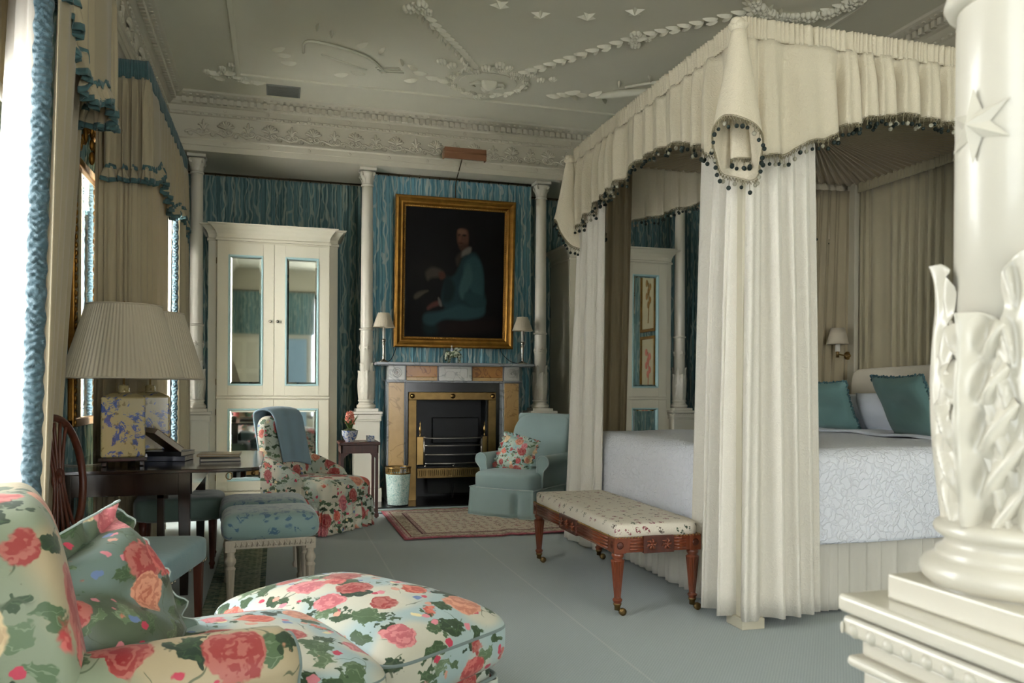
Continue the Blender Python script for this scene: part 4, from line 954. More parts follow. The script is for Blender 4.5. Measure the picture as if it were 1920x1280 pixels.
# ------------------------------------------------------------------ gilt pier glass
pg = T('pier_mirror', 'tall gilt-framed pier mirror with carved openwork crest between the left windows', 'mirror', (XL+.04, 5.95, .95))
y0, y1, z0, z1, xf = 5.55, 6.36, .95, 2.66, XL+.05
P = lambda m, n, mt, par=pg, **k: m.build(n, mt, par, world=True, **k)
P(MB().box(xf, xf+.008, y0+.05, y1-.05, z0+.05, z1-.05), 'glass', 'mirror')
for (a, b_, c, d) in ((y0, y0+.055, z0, z1), (y1-.055, y1, z0, z1), (y0, y1, z0, z0+.055), (y0, y1, z1-.055, z1)): P(MB().box(xf-.01, xf+.03, a, b_, c, d), 'frame_rail', 'gilt', bevel=.010)
mb = MB()
for k in range(34): 
    z = z0+.03+k*.05; mb.ball((xf+.035, y1-.008+.012*math.sin(k*1.7), z), .014, 6, 5, (.7, 1, 1.5)); mb.ball((xf+.035, y0+.008, z), .014, 6, 5, (.7, 1, 1.5))
P(mb, 'carved_edging', 'gilt', kind='stuff')
def scroll(c, r, a0, turns, w): return [(xf+.03, c[0]+r*(1-t*.75)*math.cos(a0+turns*t*2*PI), c[1]+r*(1-t*.75)*math.sin(a0+turns*t*2*PI)) for t in [i/14 for i in range(15)]]
mb = MB(); cy = (y0+y1)/2
for sy in (-1, 1):
    for (dy, dz, r, a) in ((.30, .06, .07, 0), (.20, .15, .08, 1.5), (.11, .26, .07, 3), (.24, .28, .05, 2), (.06, .38, .05, .5), (.36, .16, .035, 1)):
        pts = scroll((cy+sy*dy, z1+dz), r, a if sy > 0 else PI-a, sy*.8, .012); mb.tube(pts, [.017*(1-i/22) for i in range(15)], 6)
    mb.tube(spline([(xf+.02, cy+sy*.38, z1), (xf+.03, cy+sy*.30, z1+.2), (xf+.03, cy+sy*.14, z1+.32), (xf+.02, cy+sy*.03, z1+.46)], 14), .014, 6)
for k in range(5): mb.ball((xf+.04, cy, z1+.06+.09*k), .032-.004*k, 8, 6, (.6, 1, 1.4))
P(mb, 'openwork_crest', 'gilt')
# ------------------------------------------------------------------ writing table
dk = T('writing_table', 'dark polished mahogany table with rounded leaf, carrying two big lamps', 'table', (-.6, 5.6, 0))
D = lambda m, n, mt, par=dk, **k: m.build(n, mt, par, world=True, **k)
top = [(-1.21, 4.92)] + [(x, 4.92) for x in (-.9, -.6, -.38)] + [(-.38+.29*math.sin(a), 5.02-.10*math.cos(a)) for a in [i*PI/16 for i in range(1, 8)]] + [(-.085, 5.10), (-.08, 5.6), (-.09, 6.0)] + [(-.19+.10*math.cos(a), 6.12+.12*math.sin(a)) for a in [i*PI/12 for i in range(7)]] + [(-.6, 6.26), (-1.21, 6.26)]
D(MB().prism(top, .022, TR(0, 0, .718)), 'table_top', 'mahogdark', bevel=.005)
D(MB().box(-1.15, -.47, 5.02, 5.045, .585, .718).box(-1.15, -.47, 6.11, 6.135, .585, .718).box(-.495, -.47, 5.02, 6.13, .585, .718), 'apron', 'mahogdark', bevel=.003)
for x, y in ((-.51, 5.05), (-.51, 6.09), (-1.13, 5.05), (-1.13, 6.09)):
    D(MB().add([(x+dx*w, y+dy*w, z) for z, w in ((0, .022), (.58, .034), (.72, .034)) for dx, dy in ((-1, -1), (1, -1), (1, 1), (-1, 1))], [(0, 1, 5, 4), (1, 2, 6, 5), (2, 3, 7, 6), (3, 0, 4, 7), (4, 5, 9, 8), (5, 6, 10, 9), (6, 7, 11, 10), (7, 4, 8, 11), (3, 2, 1, 0), (8, 9, 10, 11)]), 'leg', 'mahogdark', bevel=.003)
D(MB().box(-.66, -.62, 5.05, 5.09, 0, .60).box(-.66, -.60, 5.05, 5.09, .56, .60), 'gate_leg', 'mahogdark', bevel=.004)
hr = D(MB().tube([(-.262+.018*math.cos(a), 4.965, .692+.020*math.sin(a)) for a in [i*2*PI/14 for i in range(14)]], .003, 6, True), 'ring_handle', 'brass2')
D(MB().box(-.17, -.10, 5.02, 5.10, .690, .717).tube([(-.13, 5.0, .70), (-.13, 5.14, .705)], .012, 8), 'leaf_catch', 'brass2')
def pleated_shade(r0, r1, h, z, n=84, depth=.018):
    mb = MB(); seg = n*5; vs = []
    for j in range(5):
        v = j/4; r = r0+(r1-r0)*v
        for i in range(seg):
            a = 2*PI*i/seg; k = math.cos(n*a+.8*math.sin(5*a)); q = r*(1+depth*k*.5+.004*math.sin(23*a)); vs.append((q*math.cos(a), q*math.sin(a), z+h*v))
    mb.add(vs, [(j*seg+i, j*seg+(i+1) % seg, (j+1)*seg+(i+1) % seg, (j+1)*seg+i) for j in range(4) for i in range(seg)], True); return mb
def ringz(r, z, w): return MB().tube([(r*math.cos(a), r*math.sin(a), z) for a in [2*PI*i/64 for i in range(64)]], w, 6, True)
def table_lamp(label, x, y, rz):
    t = T('table_lamp', label, 'lamp', (x, y, .742), rz); t['group'] = 'pair of big table lamps'
    mb = MB().box(-.13, .13, -.13, .13, .028, .052)
    for sx in (-1, 1):
        for sy in (-1, 1): mb.box(sx*.10-.014, sx*.10+.014, sy*.10-.014, sy*.10+.014, 0, .03)
    mb.build('stand', 'mahogdark', t, bevel=.005)
    MB().box(-.118, .118, -.118, .118, .052, .405).build('jar', 'yellow_ceramic', t, bevel=.012, seg=3)
    MB().add([(sx*w, sy*w, z) for z, w in ((.403, .112), (.425, .066), (.430, .045)) for sx, sy in ((-1, -1), (1, -1), (1, 1), (-1, 1))], [(0, 1, 5, 4), (1, 2, 6, 5), (2, 3, 7, 6), (3, 0, 4, 7), (4, 5, 9, 8), (5, 6, 10, 9), (6, 7, 11, 10), (7, 4, 8, 11), (8, 9, 10, 11)]).build('jar_shoulder', 'yellow_ceramic', t)
    MB().lathe([(.036, .425), (.030, .44), (.030, .465), (.024, .475)], 20).build('neck', 'yellow_ceramic', t)
    MB().lathe([(.012, .47), (.006, .48), (.006, .60), (.016, .61), (.016, .67), (.004, .68), (.004, .955), (.010, .96), (.001, .975)], 12).build('stem', 'brass', t)
    sh = pleated_shade(.335, .205, .43, .515).build('shade', 'shade', t)
    ringz(.337, .516, .006).build('shade_rim', 'shade', sh); ringz(.206, .945, .005).build('shade_rim', 'shade', sh)
    mb = MB()
    for k in range(3): a = k*2*PI/3; mb.tube([(0, 0, .945), (.205*math.cos(a), .205*math.sin(a), .945)], .002, 5)
    mb.build('shade_carrier', 'brass', sh)
    return t
table_lamp('nearer big table lamp with pleated shade on a square blue and cream jar', -.875, 5.28, R(8))
table_lamp('second big pleated table lamp, mostly hidden behind the nearer one', -.800, 5.78, R(8))
cb = MB().tube(spline([(-1.0, 5.32, .745), (-1.1, 5.25, .744), (-1.2, 5.3, .745), (-1.215, 5.32, .74)], 14), .003, 6).build('lamp_cord', 'lining'); tag(cb, 'pale lamp cord trailing over the left end of the dark table', 'cord')
def book(name, label, w, d, h, m, cover, group=None, rx=0, ry=0):
    t = T('book', label, 'book', m, 0, group)
    t.rotation_euler = (rx, ry, name)
    MB().box(-w/2+.004, w/2-.001, -d/2+.003, d/2-.003, .003, h-.003).build('pages', 'lining', t)
    mb = MB().box(-w/2, w/2, -d/2, d/2, 0, .003).box(-w/2, w/2, -d/2, d/2, h-.003, h).box(-w/2-.001, -w/2+.003, -d/2, d/2, 0, h); mb.build('cover', cover, t, bevel=.001)
    return t
M['bk_brown'] = plain('brown_leather', '#4a2d1c', .4); M['bk_dark'] = plain('dark_cover', '#17181c', .35, coat=.3); M['bk_tan'] = plain('tan_cover', '#8d6f42', .4, coat=.3); M['bk_navy'] = plain('navy_cover', '#1e2433', .4, coat=.3)
gname = 'stationery and books on the dark table'
M['pagegrey'] = M['lining']
book(R(80), 'dark book lying flat under the others beside the nearer lamp', .20, .26, .030, (-.66, 5.55, .742), 'bk_navy', gname)
book(R(70), 'black book stacked on the navy one beside the nearer lamp', .19, .25, .028, (-.655, 5.55, .773), 'bk_dark', gname)
book(R(25), 'brown book leaning diagonally against the nearer lamp', .20, .26, .035, (-.70, 5.50, .86), 'bk_brown', gname, ry=R(38))
book(R(8), 'white-edged folder tilted at the end of the book pile', .16, .22, .016, (-.615, 5.60, .815), 'bk_dark', gname, ry=R(50))
book(R(6), 'black-covered folder lying near the right end of the dark table', .24, .20, .018, (-.345, 5.47, .742), 'bk_dark', gname)
book(R(-2), 'tan tooled blotter lying on top of the black folder on the table', .25, .21, .014, (-.345, 5.47, .772), 'bk_tan', gname)
# ------------------------------------------------------------------ stool tucked under the table
def turned_leg(mb, h, r=.018, x=0, y=0):
    return mb.lathe([(r*.7, 0), (r*.8, .02), (r*1.1, .035), (r*.8, .05), (r*.85, .06), (r*1.2, h*.8), (r*1.3, h)], 14, c=(x, y, 0))
ts = T('dressing_stool', 'green-grey tufted velvet stool tucked under the dark table', 'stool', (-.62, 5.90, 0), R(4))
mb = MB().sq((0, 0, .40), (.285, .24, .085), .35, .3, 56, 20, fn=lambda p: [p[0], p[1], p[2]*(1 if p[2] < 0 else 1-.22*math.exp(-((abs(p[0])-.12)**2+(abs(p[1])-.10)**2)/.0015))])
mb.build('seat', 'greenvelvet', ts)
for x, y in ((.20, -.19), (.21, .19), (-.22, -.19), (-.22, .19)): turned_leg(MB(), .33, .019, x, y).build('leg', 'mahog', ts)
# ------------------------------------------------------------------ side chair with oval back
ch = T('side_chair', 'dark mahogany oval-backed chair with pale blue seat, beside the near curtain', 'chair', (-.655, 3.92, 0), R(-12))
a0 = MB()
def oval(u, k=1.0): # back plane leans; local x=-.27
    y = .235*k*math.sin(u); z = .80 + .27*k*math.cos(u); return (-.245-.09*(z-.5), y, z)
a0.tube([oval(2*PI*i/40) for i in range(40)], .017, 8, True); a0.build('back_frame', 'mahog', ch)
for k in range(-2, 3):
    pts = [(-.245-.09*(z-.5)+.002, .035*k*(.55+1.3*abs((z-.80)/.27)**1.6), z) for z in [.55+.05*i for i in range(11)]]
    MB().tube(pts, .0075, 6).build('splat_rib', 'mahog', ch)
MB().lathe([(.05, -.006), (.05, .006)], 20, mat=TR(-.272, 0, .80, ry=PI/2)).ball((-.262, 0, .80), .02, 8, 6, (.5, 1, 1)).build('splat_boss', 'mahog', ch)
def seatf(p):
    x, y, z = p; y *= 1+.18*(x/.26); z *= 1 if z < 0 else 1+.15*math.cos(x*5)*math.cos(y*5)
    return [x, y, z]
MB().sq((.02, 0, .44), (.275, .265, .065), .30, .22, 60, 20, fn=seatf).build('seat', 'blueseat', ch)
mb = MB()
for i in range(54):
    a = 2*PI*i/54; sg = lambda q, e: math.copysign(abs(q)**e, q); p = seatf([.275*sg(math.cos(a), .22), .265*sg(math.sin(a), .22), 0]); mb.ball((.02+p[0]*1.0, p[1]*1.0, .392), .006, 6, 4)
mb.build('nail_trim', 'silver', ch, kind='stuff')
for x, y in ((.25, .27), (.25, -.27)): MB().add([(x+dx*w, y+dy*w, z) for z, w in ((0, .012), (.42, .021)) for dx, dy in ((-1, -1), (1, -1), (1, 1), (-1, 1))], [(0, 1, 5, 4), (1, 2, 6, 5), (2, 3, 7, 6), (3, 0, 4, 7), (3, 2, 1, 0), (4, 5, 6, 7)]).build('leg', 'mahog', ch, bevel=.003)
for y in (-.17, .17): MB().tube([(-.34, y*1.1, 0), (-.27, y, .25), (-.245, y, .45), (-.255, y*.8, .58)], [.013, .017, .018, .014], 8).build('rear_leg', 'mahog', ch)
# ------------------------------------------------------------------ pair of limed stools
def limed_stool(label, loc, rz):
    t = T('upholstered_stool', label, 'stool', loc, rz); t['group'] = 'pair of carved pale stools with blue damask seats'
    w, d = .242, .20
    def fn(p):
        x, y, z = p
        if z > 0: z *= 1 - .10*math.cos(PI*x/w)*0 + .04*abs(x/w)
        k = 1+.06*math.sin(PI*(z+.075)/.15); return [x*k, y*k, z]
    MB().sq((0, 0, .425), (w+.012, d+.012, .085), .42, .22, 60, 22, fn=fn).build('seat', 'stoolcloth', t)
    fr = MB().box(-w, w, -d, -d+.03, .31, .36).box(-w, w, d-.03, d, .31, .36).box(-w, -w+.03, -d, d, .31, .36).box(w-.03, w, -d, d, .31, .36).build('frame', 'limed', t, bevel=.004)
    mb = MB()
    for i in range(15):
        x = -w+.05+i*.029; mb.tube([(x, -d-.002, .322), (x+.010, -d-.006, .338), (x+.004, -d-.004, .350)], [.004, .007, .003], 5); mb.ball((x+.015, -d-.001, .330), .006, 6, 4)
    mb.build('carving', 'limed', fr, kind='stuff')
    for sx in (-1, 1):
        for sy in (-1, 1):
            MB().box(-.028, .028, -.028, .028, .295, .358).lathe([(.016, 0), (.022, .01), (.024, .03), (.018, .045), (.020, .05), (.027, .19), (.029, .20), (.020, .215), (.030, .235), (.030, .25), (.022, .265), (.020, .275), (.026, .296)], 24, (8, .16, .05, .19)).build('leg', 'limed', t, loc=(sx*(w-.026), sy*(d-.026), 0), bevel=.002)
    return t
limed_stool('nearer pale carved stool with blue damask seat, behind the floral ottoman', (-.035, 4.93, 0), R(3))
limed_stool('farther pale carved stool, its seat showing just above the nearer one', (-.075, 5.44, 0), R(3))
# ------------------------------------------------------------------ four-poster bed
bed = T('four_poster_bed', 'canopied four-poster bed hung with cream damask curtains and fringed valance', 'bed', (3.5, 4.75, 0))
B = lambda m, n, mt, par=bed, **k: m.build(n, mt, par, world=True, **k)
BX0, BX1, BY0, BY1, BZ = 2.26, 4.74, 3.62, 5.86, 3.05
for x, y in ((BX0+.06, BY0+.06), (BX0+.06, BY1-.06), (BX1-.02, BY0+.06), (BX1-.02, BY1-.06)):
    B(MB().box(x-.045, x+.045, y-.045, y+.045, 0, 3.0).box(x-.065, x+.065, y-.095*(1 if y < 4 else .6), y+.095*(1 if y > 4 else .6), 0, .055), 'post', 'wallpaint', bevel=.004)
B(MB().box(BX0, BX1+.04, BY0, BY0+.05, 2.97, 3.02).box(BX0, BX1+.04, BY1-.05, BY1, 2.97, 3.02).box(BX0, BX0+.05, BY0, BY1, 2.97, 3.02).box(BX1, BX1+.04, BY0, BY1, 2.97, 3.02), 'tester_frame', 'wallpaint')
# radiating pleated canopy lining
C0 = (3.5, 4.74); seg = 560
def rimp(a):
    dx, dy = math.cos(a), math.sin(a); t = min((BX1-C0[0]-.0)/abs(dx) if dx > 1e-9 else (C0[0]-BX0-.05)/abs(dx) if dx < -1e-9 else 9e9, ((BY1-.05)-C0[1])/abs(dy) if abs(dy) > 1e-9 else 9e9); return t
vs = []; 
for j in range(9):
    for i in range(seg):
        a = 2*PI*i/seg; t = rimp(a)*(.03+.97*j/8); w = .008*(1 if i % 4 in (0, 1) else -1)*min(1, j*.4+.2)
        vs.append((C0[0]+t*math.cos(a), C0[1]+t*math.sin(a), 2.945+.03*(1-j/8)+w))
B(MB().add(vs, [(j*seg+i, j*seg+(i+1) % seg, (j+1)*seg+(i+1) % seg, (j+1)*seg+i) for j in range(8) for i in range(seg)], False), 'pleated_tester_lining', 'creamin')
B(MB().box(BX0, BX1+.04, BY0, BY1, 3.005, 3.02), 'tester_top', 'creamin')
# valances
gre = plain('dark_green_bobble', '#15241f', .7); M['bob_dark'] = gre; M['bob_pale'] = plain('cream_bobble', '#9d9884', .8); M['lace'] = plain('tan_braid', '#8a8064', .85)
def fringe(pts, par, seed):
    r = random.Random(seed); P_ = resample(pts, .017); lace = MB(); dark = MB(); pale = MB()
    for i, p in enumerate(P_[:-1]):
        q = P_[i+1]
        lace.tube([p+Vector((0, 0, .004)), q+Vector((0, 0, .004))], .0045, 4, cap=False)
        m_ = p.lerp(q, .5)+Vector((0, 0, -.018)); lace.tube([p, m_, q], .0028, 4, cap=False)
        if i % 2 == 0:
            l = .028+.03*r.random(); e = p+Vector((r.uniform(-.006, .006), r.uniform(-.006, .006), -l)); lace.tube([p, e], .0018, 3, cap=False)
            (pale if r.random() < .22 else dark).ball(e, r.uniform(.0095, .0125), 7, 5)
    B(lace, 'fringe_braid', 'lace', par, kind='stuff'); B(dark, 'bobble_fringe', 'bob_dark', par, kind='stuff'); B(pale, 'pale_bobble_fringe', 'bob_pale', par, kind='stuff')
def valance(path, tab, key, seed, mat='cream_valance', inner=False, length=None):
    P0 = spline([(x, y, 0) for x, y in path], 200); L = sum((P0[i+1]-P0[i]).length for i in range(200))
    zb = lambda s_: interp(tab, getattr(P0[min(200, int(s_*200))], key))
    v = drape(path, BZ-.075, zb, L/.165, .040, seed, 12, 18, sharp=.7, amp_top=.012)
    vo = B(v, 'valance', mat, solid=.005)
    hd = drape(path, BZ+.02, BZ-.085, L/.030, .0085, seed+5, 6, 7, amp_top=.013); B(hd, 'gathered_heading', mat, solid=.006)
    fringe(resample(edge_pts(v), .01), vo, seed)
    return vo
ft = [(3.58, 2.36), (3.75, 2.41), (3.95, 2.54), (4.2, 2.63), (4.55, 2.67), (4.85, 2.66), (5.05, 2.61), (5.3, 2.56), (5.6, 2.50), (5.9, 2.44)]
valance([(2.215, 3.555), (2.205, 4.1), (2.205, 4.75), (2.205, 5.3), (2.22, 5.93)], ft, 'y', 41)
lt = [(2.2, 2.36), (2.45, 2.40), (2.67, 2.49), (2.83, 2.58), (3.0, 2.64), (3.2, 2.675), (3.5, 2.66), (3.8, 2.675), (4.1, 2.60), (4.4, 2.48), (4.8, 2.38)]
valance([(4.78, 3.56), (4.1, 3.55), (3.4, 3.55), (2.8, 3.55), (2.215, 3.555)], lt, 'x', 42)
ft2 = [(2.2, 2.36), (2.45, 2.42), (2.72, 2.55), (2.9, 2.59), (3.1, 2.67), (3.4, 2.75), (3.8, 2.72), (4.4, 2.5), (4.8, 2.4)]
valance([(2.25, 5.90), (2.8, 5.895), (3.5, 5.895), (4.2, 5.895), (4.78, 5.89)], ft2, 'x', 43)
# trumpet at each foot corner with a choux on top
def trumpet(x, y, seed, sy):
    def g(u, v):
        a = 2*PI*u; r = .028+.088*v**.85; r *= 1+.07*math.sin(5*a+seed)*v
        ax = math.atan2(-1*sy, -1)   # outward direction
        drop = .63-.14*math.cos(a-ax)*v + .02*math.cos(3*a)
        return (x+r*math.cos(a), y+r*math.sin(a), BZ-.07-(drop-.04)*v)
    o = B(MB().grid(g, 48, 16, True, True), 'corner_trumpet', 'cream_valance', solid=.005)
    rim = [Vector(g(i/60, 1)) for i in range(61)]
    fringe(rim, o, seed)
    mb = MB(); rr = random.Random(seed)
    mb.ball((x, y, BZ-.06), .042, 14, 10, (1, 1, .95)).tube([(x, y, BZ-.08), (x, y, BZ-.11)], [.03, .038], 12)
    for k in range(7): a = k*.9; mb.ball((x+.022*math.cos(a), y+.022*math.sin(a), BZ-.055+.010*math.sin(k*2)), .028, 10, 8, (1, 1, .8))
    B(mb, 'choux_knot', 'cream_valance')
trumpet(2.16, 3.50, 44, 1); trumpet(2.19, 5.95, 45, -1)
# curtains on the posts
def bedcurtain(path, pb, folds, seed, mat='cream', amp=.036, zb=.02, zt=2.93, lin=None, nv=24, per=18):
    return B(drape(path, zt, zb, folds, amp, seed, nv, per, path_bot=pb, sharp=.6), 'bed_curtain', mat, solid=.004)
bedcurtain([(2.285, 4.02), (2.27, 3.85), (2.27, 3.72), (2.31, 3.65), (2.42, 3.64), (2.56, 3.64), (2.70, 3.65)],
           [(2.275, 4.07), (2.235, 3.88), (2.225, 3.70), (2.26, 3.60), (2.42, 3.575), (2.58, 3.58), (2.73, 3.62)], 6.5, 51, amp=.054, zb=.05)
bedcurtain([(2.265, 5.42), (2.24, 5.6), (2.24, 5.80), (2.30, 5.90), (2.36, 5.92)],
           [(2.28, 5.52), (2.25, 5.7), (2.23, 5.95), (2.25, 6.10), (2.36, 6.12)], 5, 52)
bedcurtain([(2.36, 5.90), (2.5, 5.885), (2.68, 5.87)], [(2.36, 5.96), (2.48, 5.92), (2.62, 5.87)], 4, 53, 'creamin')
bedcurtain([(4.36, 5.86), (4.5, 5.84), (4.72, 5.82)], [(4.22, 5.88), (4.45, 5.88), (4.72, 5.84)], 5, 54, 'beige', amp=.028, zb=.5, zt=2.90)
bedcurtain([(4.36, 3.64), (4.5, 3.66), (4.72, 3.68)], None, 4, 55, 'beige', amp=.028, zb=.5)
M['khaki'] = fabric('khaki_bed_lining', '#a69c7f', wrinkle=9)
hw = drape([(4.72, 5.80), (4.72, 5.1), (4.72, 4.4), (4.72, 3.70)], 2.90, .9, 21, .024, 56, 16, 14, sharp=.6, amp_top=.010)
B(hw, 'head_hanging', 'khaki', solid=.004)
B(drape([(4.70, 5.80), (4.70, 5.1), (4.70, 4.4), (4.70, 3.70)], 2.965, 2.87, 60, .008, 57, 4, 7, amp_top=.010), 'head_hanging_ruffle', 'khaki', solid=.005)
# headboard
hb = [(3.85, .5), (3.85, 1.26)] + [(3.95-.10*math.cos(a), 1.30+.08*math.sin(a)) for a in [i*PI/12 for i in range(1, 6)]] + [(4.05, 1.385), (4.5, 1.395), (4.75, 1.40), (5.0, 1.395), (5.42, 1.385)] + [(5.55+.10*math.sin(a), 1.30+.08*math.cos(a)) for a in [i*PI/12 for i in range(1, 6)]] + [(5.66, 1.26), (5.66, .5)]
hm = Matrix(((0, 0, 1, 4.56), (1, 0, 0, 0), (0, 1, 0, 0), (0, 0, 0, 1)))
B(MB().prism(hb, .09, hm), 'headboard', 'headboard', bevel=.02, seg=3)
# mattress, base
B(MB().box(2.36, 4.56, 3.76, 5.74, .28, .62), 'divan_base', 'skirt', bevel=.02)
B(MB().box(2.36, 4.56, 3.74, 5.76, .62, .84), 'mattress', 'linen', bevel=.05, seg=4)
# pleated bed skirt on the near side and the foot
B(drape([(2.365, 5.78), (2.36, 5.2), (2.36, 4.4), (2.365, 3.77)], .56, .015, 24, .018, 61, 8, 12, sharp=.7), 'bed_skirt', 'skirt', solid=.003)
B(drape([(2.38, 3.745), (3.0, 3.74), (3.8, 3.74), (4.6, 3.745)], .56, .015, 24, .016, 62, 8, 12, sharp=.8), 'bed_skirt', 'skirt', solid=.003)
B(drape([(4.6, 5.76), (3.8, 5.76), (2.38, 5.76)], .56, .015, 24, .016, 63, 6, 10, sharp=.8), 'bed_skirt', 'skirt', solid=.003)
# bedspread : separate thing lying on the bed
sp = T('bedspread', 'white quilted bedspread covering the four-poster bed', 'bedspread', (3.4, 4.75, .84))
x0, x1, y0, y1, zt, r = 2.325, 4.50, 3.705, 5.80, .885, .10
def cross(v, lo, hi, hem): # param 0..1 across: hem-lo .. hem-hi returns (coord, z)
    side = zt-r-hem; fl = hi-lo-2*r; arc = PI*r/2; T_ = 2*side+2*arc+fl; d = v*T_
    if d < side: return lo, hem+d, 1
    d -= side
    if d < arc: a = d/r; return lo+r-r*math.cos(a), zt-r+r*math.sin(a), 1-a/(PI/2)
    d -= arc
    if d < fl: return lo+r+d, zt, 0
    d -= fl
    if d < arc: a = d/r; return hi-r+r*math.sin(a), zt-r+r*math.cos(a), a/(PI/2)
    d -= arc; return hi, zt-r-d, 1
def spread(u, v):
    y, z, k = cross(v, y0, y1, .385)
    # along x: foot end falls, head end stays flat
    Lx = (x1-x0-r)+PI*r/2+(zt-r-.35); d = (1-u)*Lx
    if d < x1-x0-r: x, dz, kx = x1-d, 0, 0
    elif d < x1-x0-r+PI*r/2: a = (d-(x1-x0-r))/r; x, dz, kx = x0+r-r*math.sin(a), r-r*math.cos(a), a/(PI/2)
    else: x, dz, kx = x0, r+(d-(x1-x0-r)-PI*r/2), 1
    if kx > 0 and k > 0: # round the corner
        yy = min(max(y, y0+r*1.2), y1-r*1.2); y = yy+(y-yy)*(1-.35*kx*(1 if k > .2 else k*5)); z2 = min(z, zt-dz*(1)); z = max(z2, .36)
    else: z = z-dz
    z = max(z, .345)
    w = .012*mnoise.noise(Vector((x*3, y*3, z*4)))+.004*mnoise.noise(Vector((x*14, y*10, z*9)))
    return (x - w*kx*1.5, y+(-w*1.2 if y < 4.7 else w)*k, z + w*(1-k)*(1-kx)*.8)
mb = MB().grid(spread, 110, 130); mb.build('quilt', 'spread', sp, world=True, solid=.012)
mb = MB().grid(lambda u, v: (4.02+.5*u+.004*math.sin(9*v), 3.70+2.11*v, .905+.006*math.sin(v*23)), 8, 60)
mb.build('folded_sheet_band', 'linen', sp, world=True, solid=.018)
def pillow(name, label, c, w, h, t, rx, ry, rz, mat, cat, group, trim=None, n=20, dent=None):
    o = T(name, label, cat, c, rz, group); o.rotation_euler = (0, 0, rz)
    m_ = Matrix.Rotation(ry, 4, 'Y') @ Matrix.Rotation(PI/2, 4, 'Z') @ Matrix.Rotation(PI/2, 4, 'X') @ TR(0, h/2, 0)
    mb = MB(); e = cushion(mb, w, h, t, None, n, .08, .5, dent)
    mb.v = [tuple(m_ @ Vector(p)) for p in mb.v]; mb.build('cushion_cover', mat, o)
    if trim:
        e = [m_ @ p for p in e]; tm = MB(); E_ = resample(e+[e[0]], .013); r_ = random.Random(5)
        for i, p in enumerate(E_): tm.ball(p+Vector((r_.uniform(-.005, .005), r_.uniform(-.005, .005), r_.uniform(-.005, .005))), .009, 5, 4)
        tm.build('tufted_edge', trim, o, kind='stuff')
    return o
gp = 'pillows against the headboard'
pillow('pillow', 'white pillow at the far side of the bed head, behind the far teal cushion', (4.43, 5.40, .90), .66, .30, .20, 0, R(-22), 0, 'linen', 'pillow', gp)
pillow('pillow', 'plump white pillow at the middle of the bed head, between the teal cushions', (4.43, 5.02, .90), .50, .315, .22, 0, R(-24), R(4), 'linen', 'pillow', gp)
pillow('pillow', 'white pillow at the near side of the bed head, mostly hidden by the foreground column', (4.43, 4.25, .90), .66, .31, .20, 0, R(-22), 0, 'linen', 'pillow', gp)
pillow('pillow', 'blue-white square pillow at the far edge of the bed, behind the hanging curtain', (4.36, 5.60, .905), .42, .40, .14, 0, R(-20), R(10), 'throw', 'pillow', gp)
gc = 'teal cushions on the bed'
def chop(p):
    x, y, z = p; d = math.exp(-((x+.02)**2*14+(y-.02)**2*90)); return (x, y, z*(1-.55*d))
pillow('scatter_cushion', 'teal cushion with tufted edge on the far side of the bed', (4.17, 5.36, .90), .50, .42, .17, 0, R(-26), R(14), 'teal', 'cushion', gc, 'tealtrim', dent=chop)
pillow('scatter_cushion', 'teal cushion with tufted edge next to the foreground column', (4.15, 4.44, .90), .54, .46, .18, 0, R(-26), R(-6), 'teal', 'cushion', gc, 'tealtrim', dent=chop)
# wall lamp at the bed head
wl = T('wall_lamp', 'small brass swing-arm lamp with cream shade by the bed head', 'lamp', (4.66, 5.80, 1.5), 0)
K = lambda m, n, mt, par=wl, **k: m.build(n, mt, par, **k)
K(MB().lathe([(.035, 0), (.035, .008), (.02, .014), (.012, .02)], 18, mat=TR(0, .02, 0, rx=PI/2)).ball((0, 0, 0), .016, 10, 8), 'back_plate', 'brass')
K(MB().tube([(0, 0, 0), (-.03, -.03, 0), (-.10, -.05, .0), (-.16, -.06, .01)], .006, 8).tube([(-.16, -.06, -.02), (-.16, -.06, .05)], .012, 10), 'arm', 'brass')
K(MB().lathe([(.02, .03), (.02, .10)], 16, c=(-.16, -.06, 0)), 'candle_tube', 'skirt')
K(MB().lathe([(.088, .09), (.055, .225)], 28, c=(-.16, -.06, 0), cap=False), 'lamp_shade', 'shade', solid=.002)
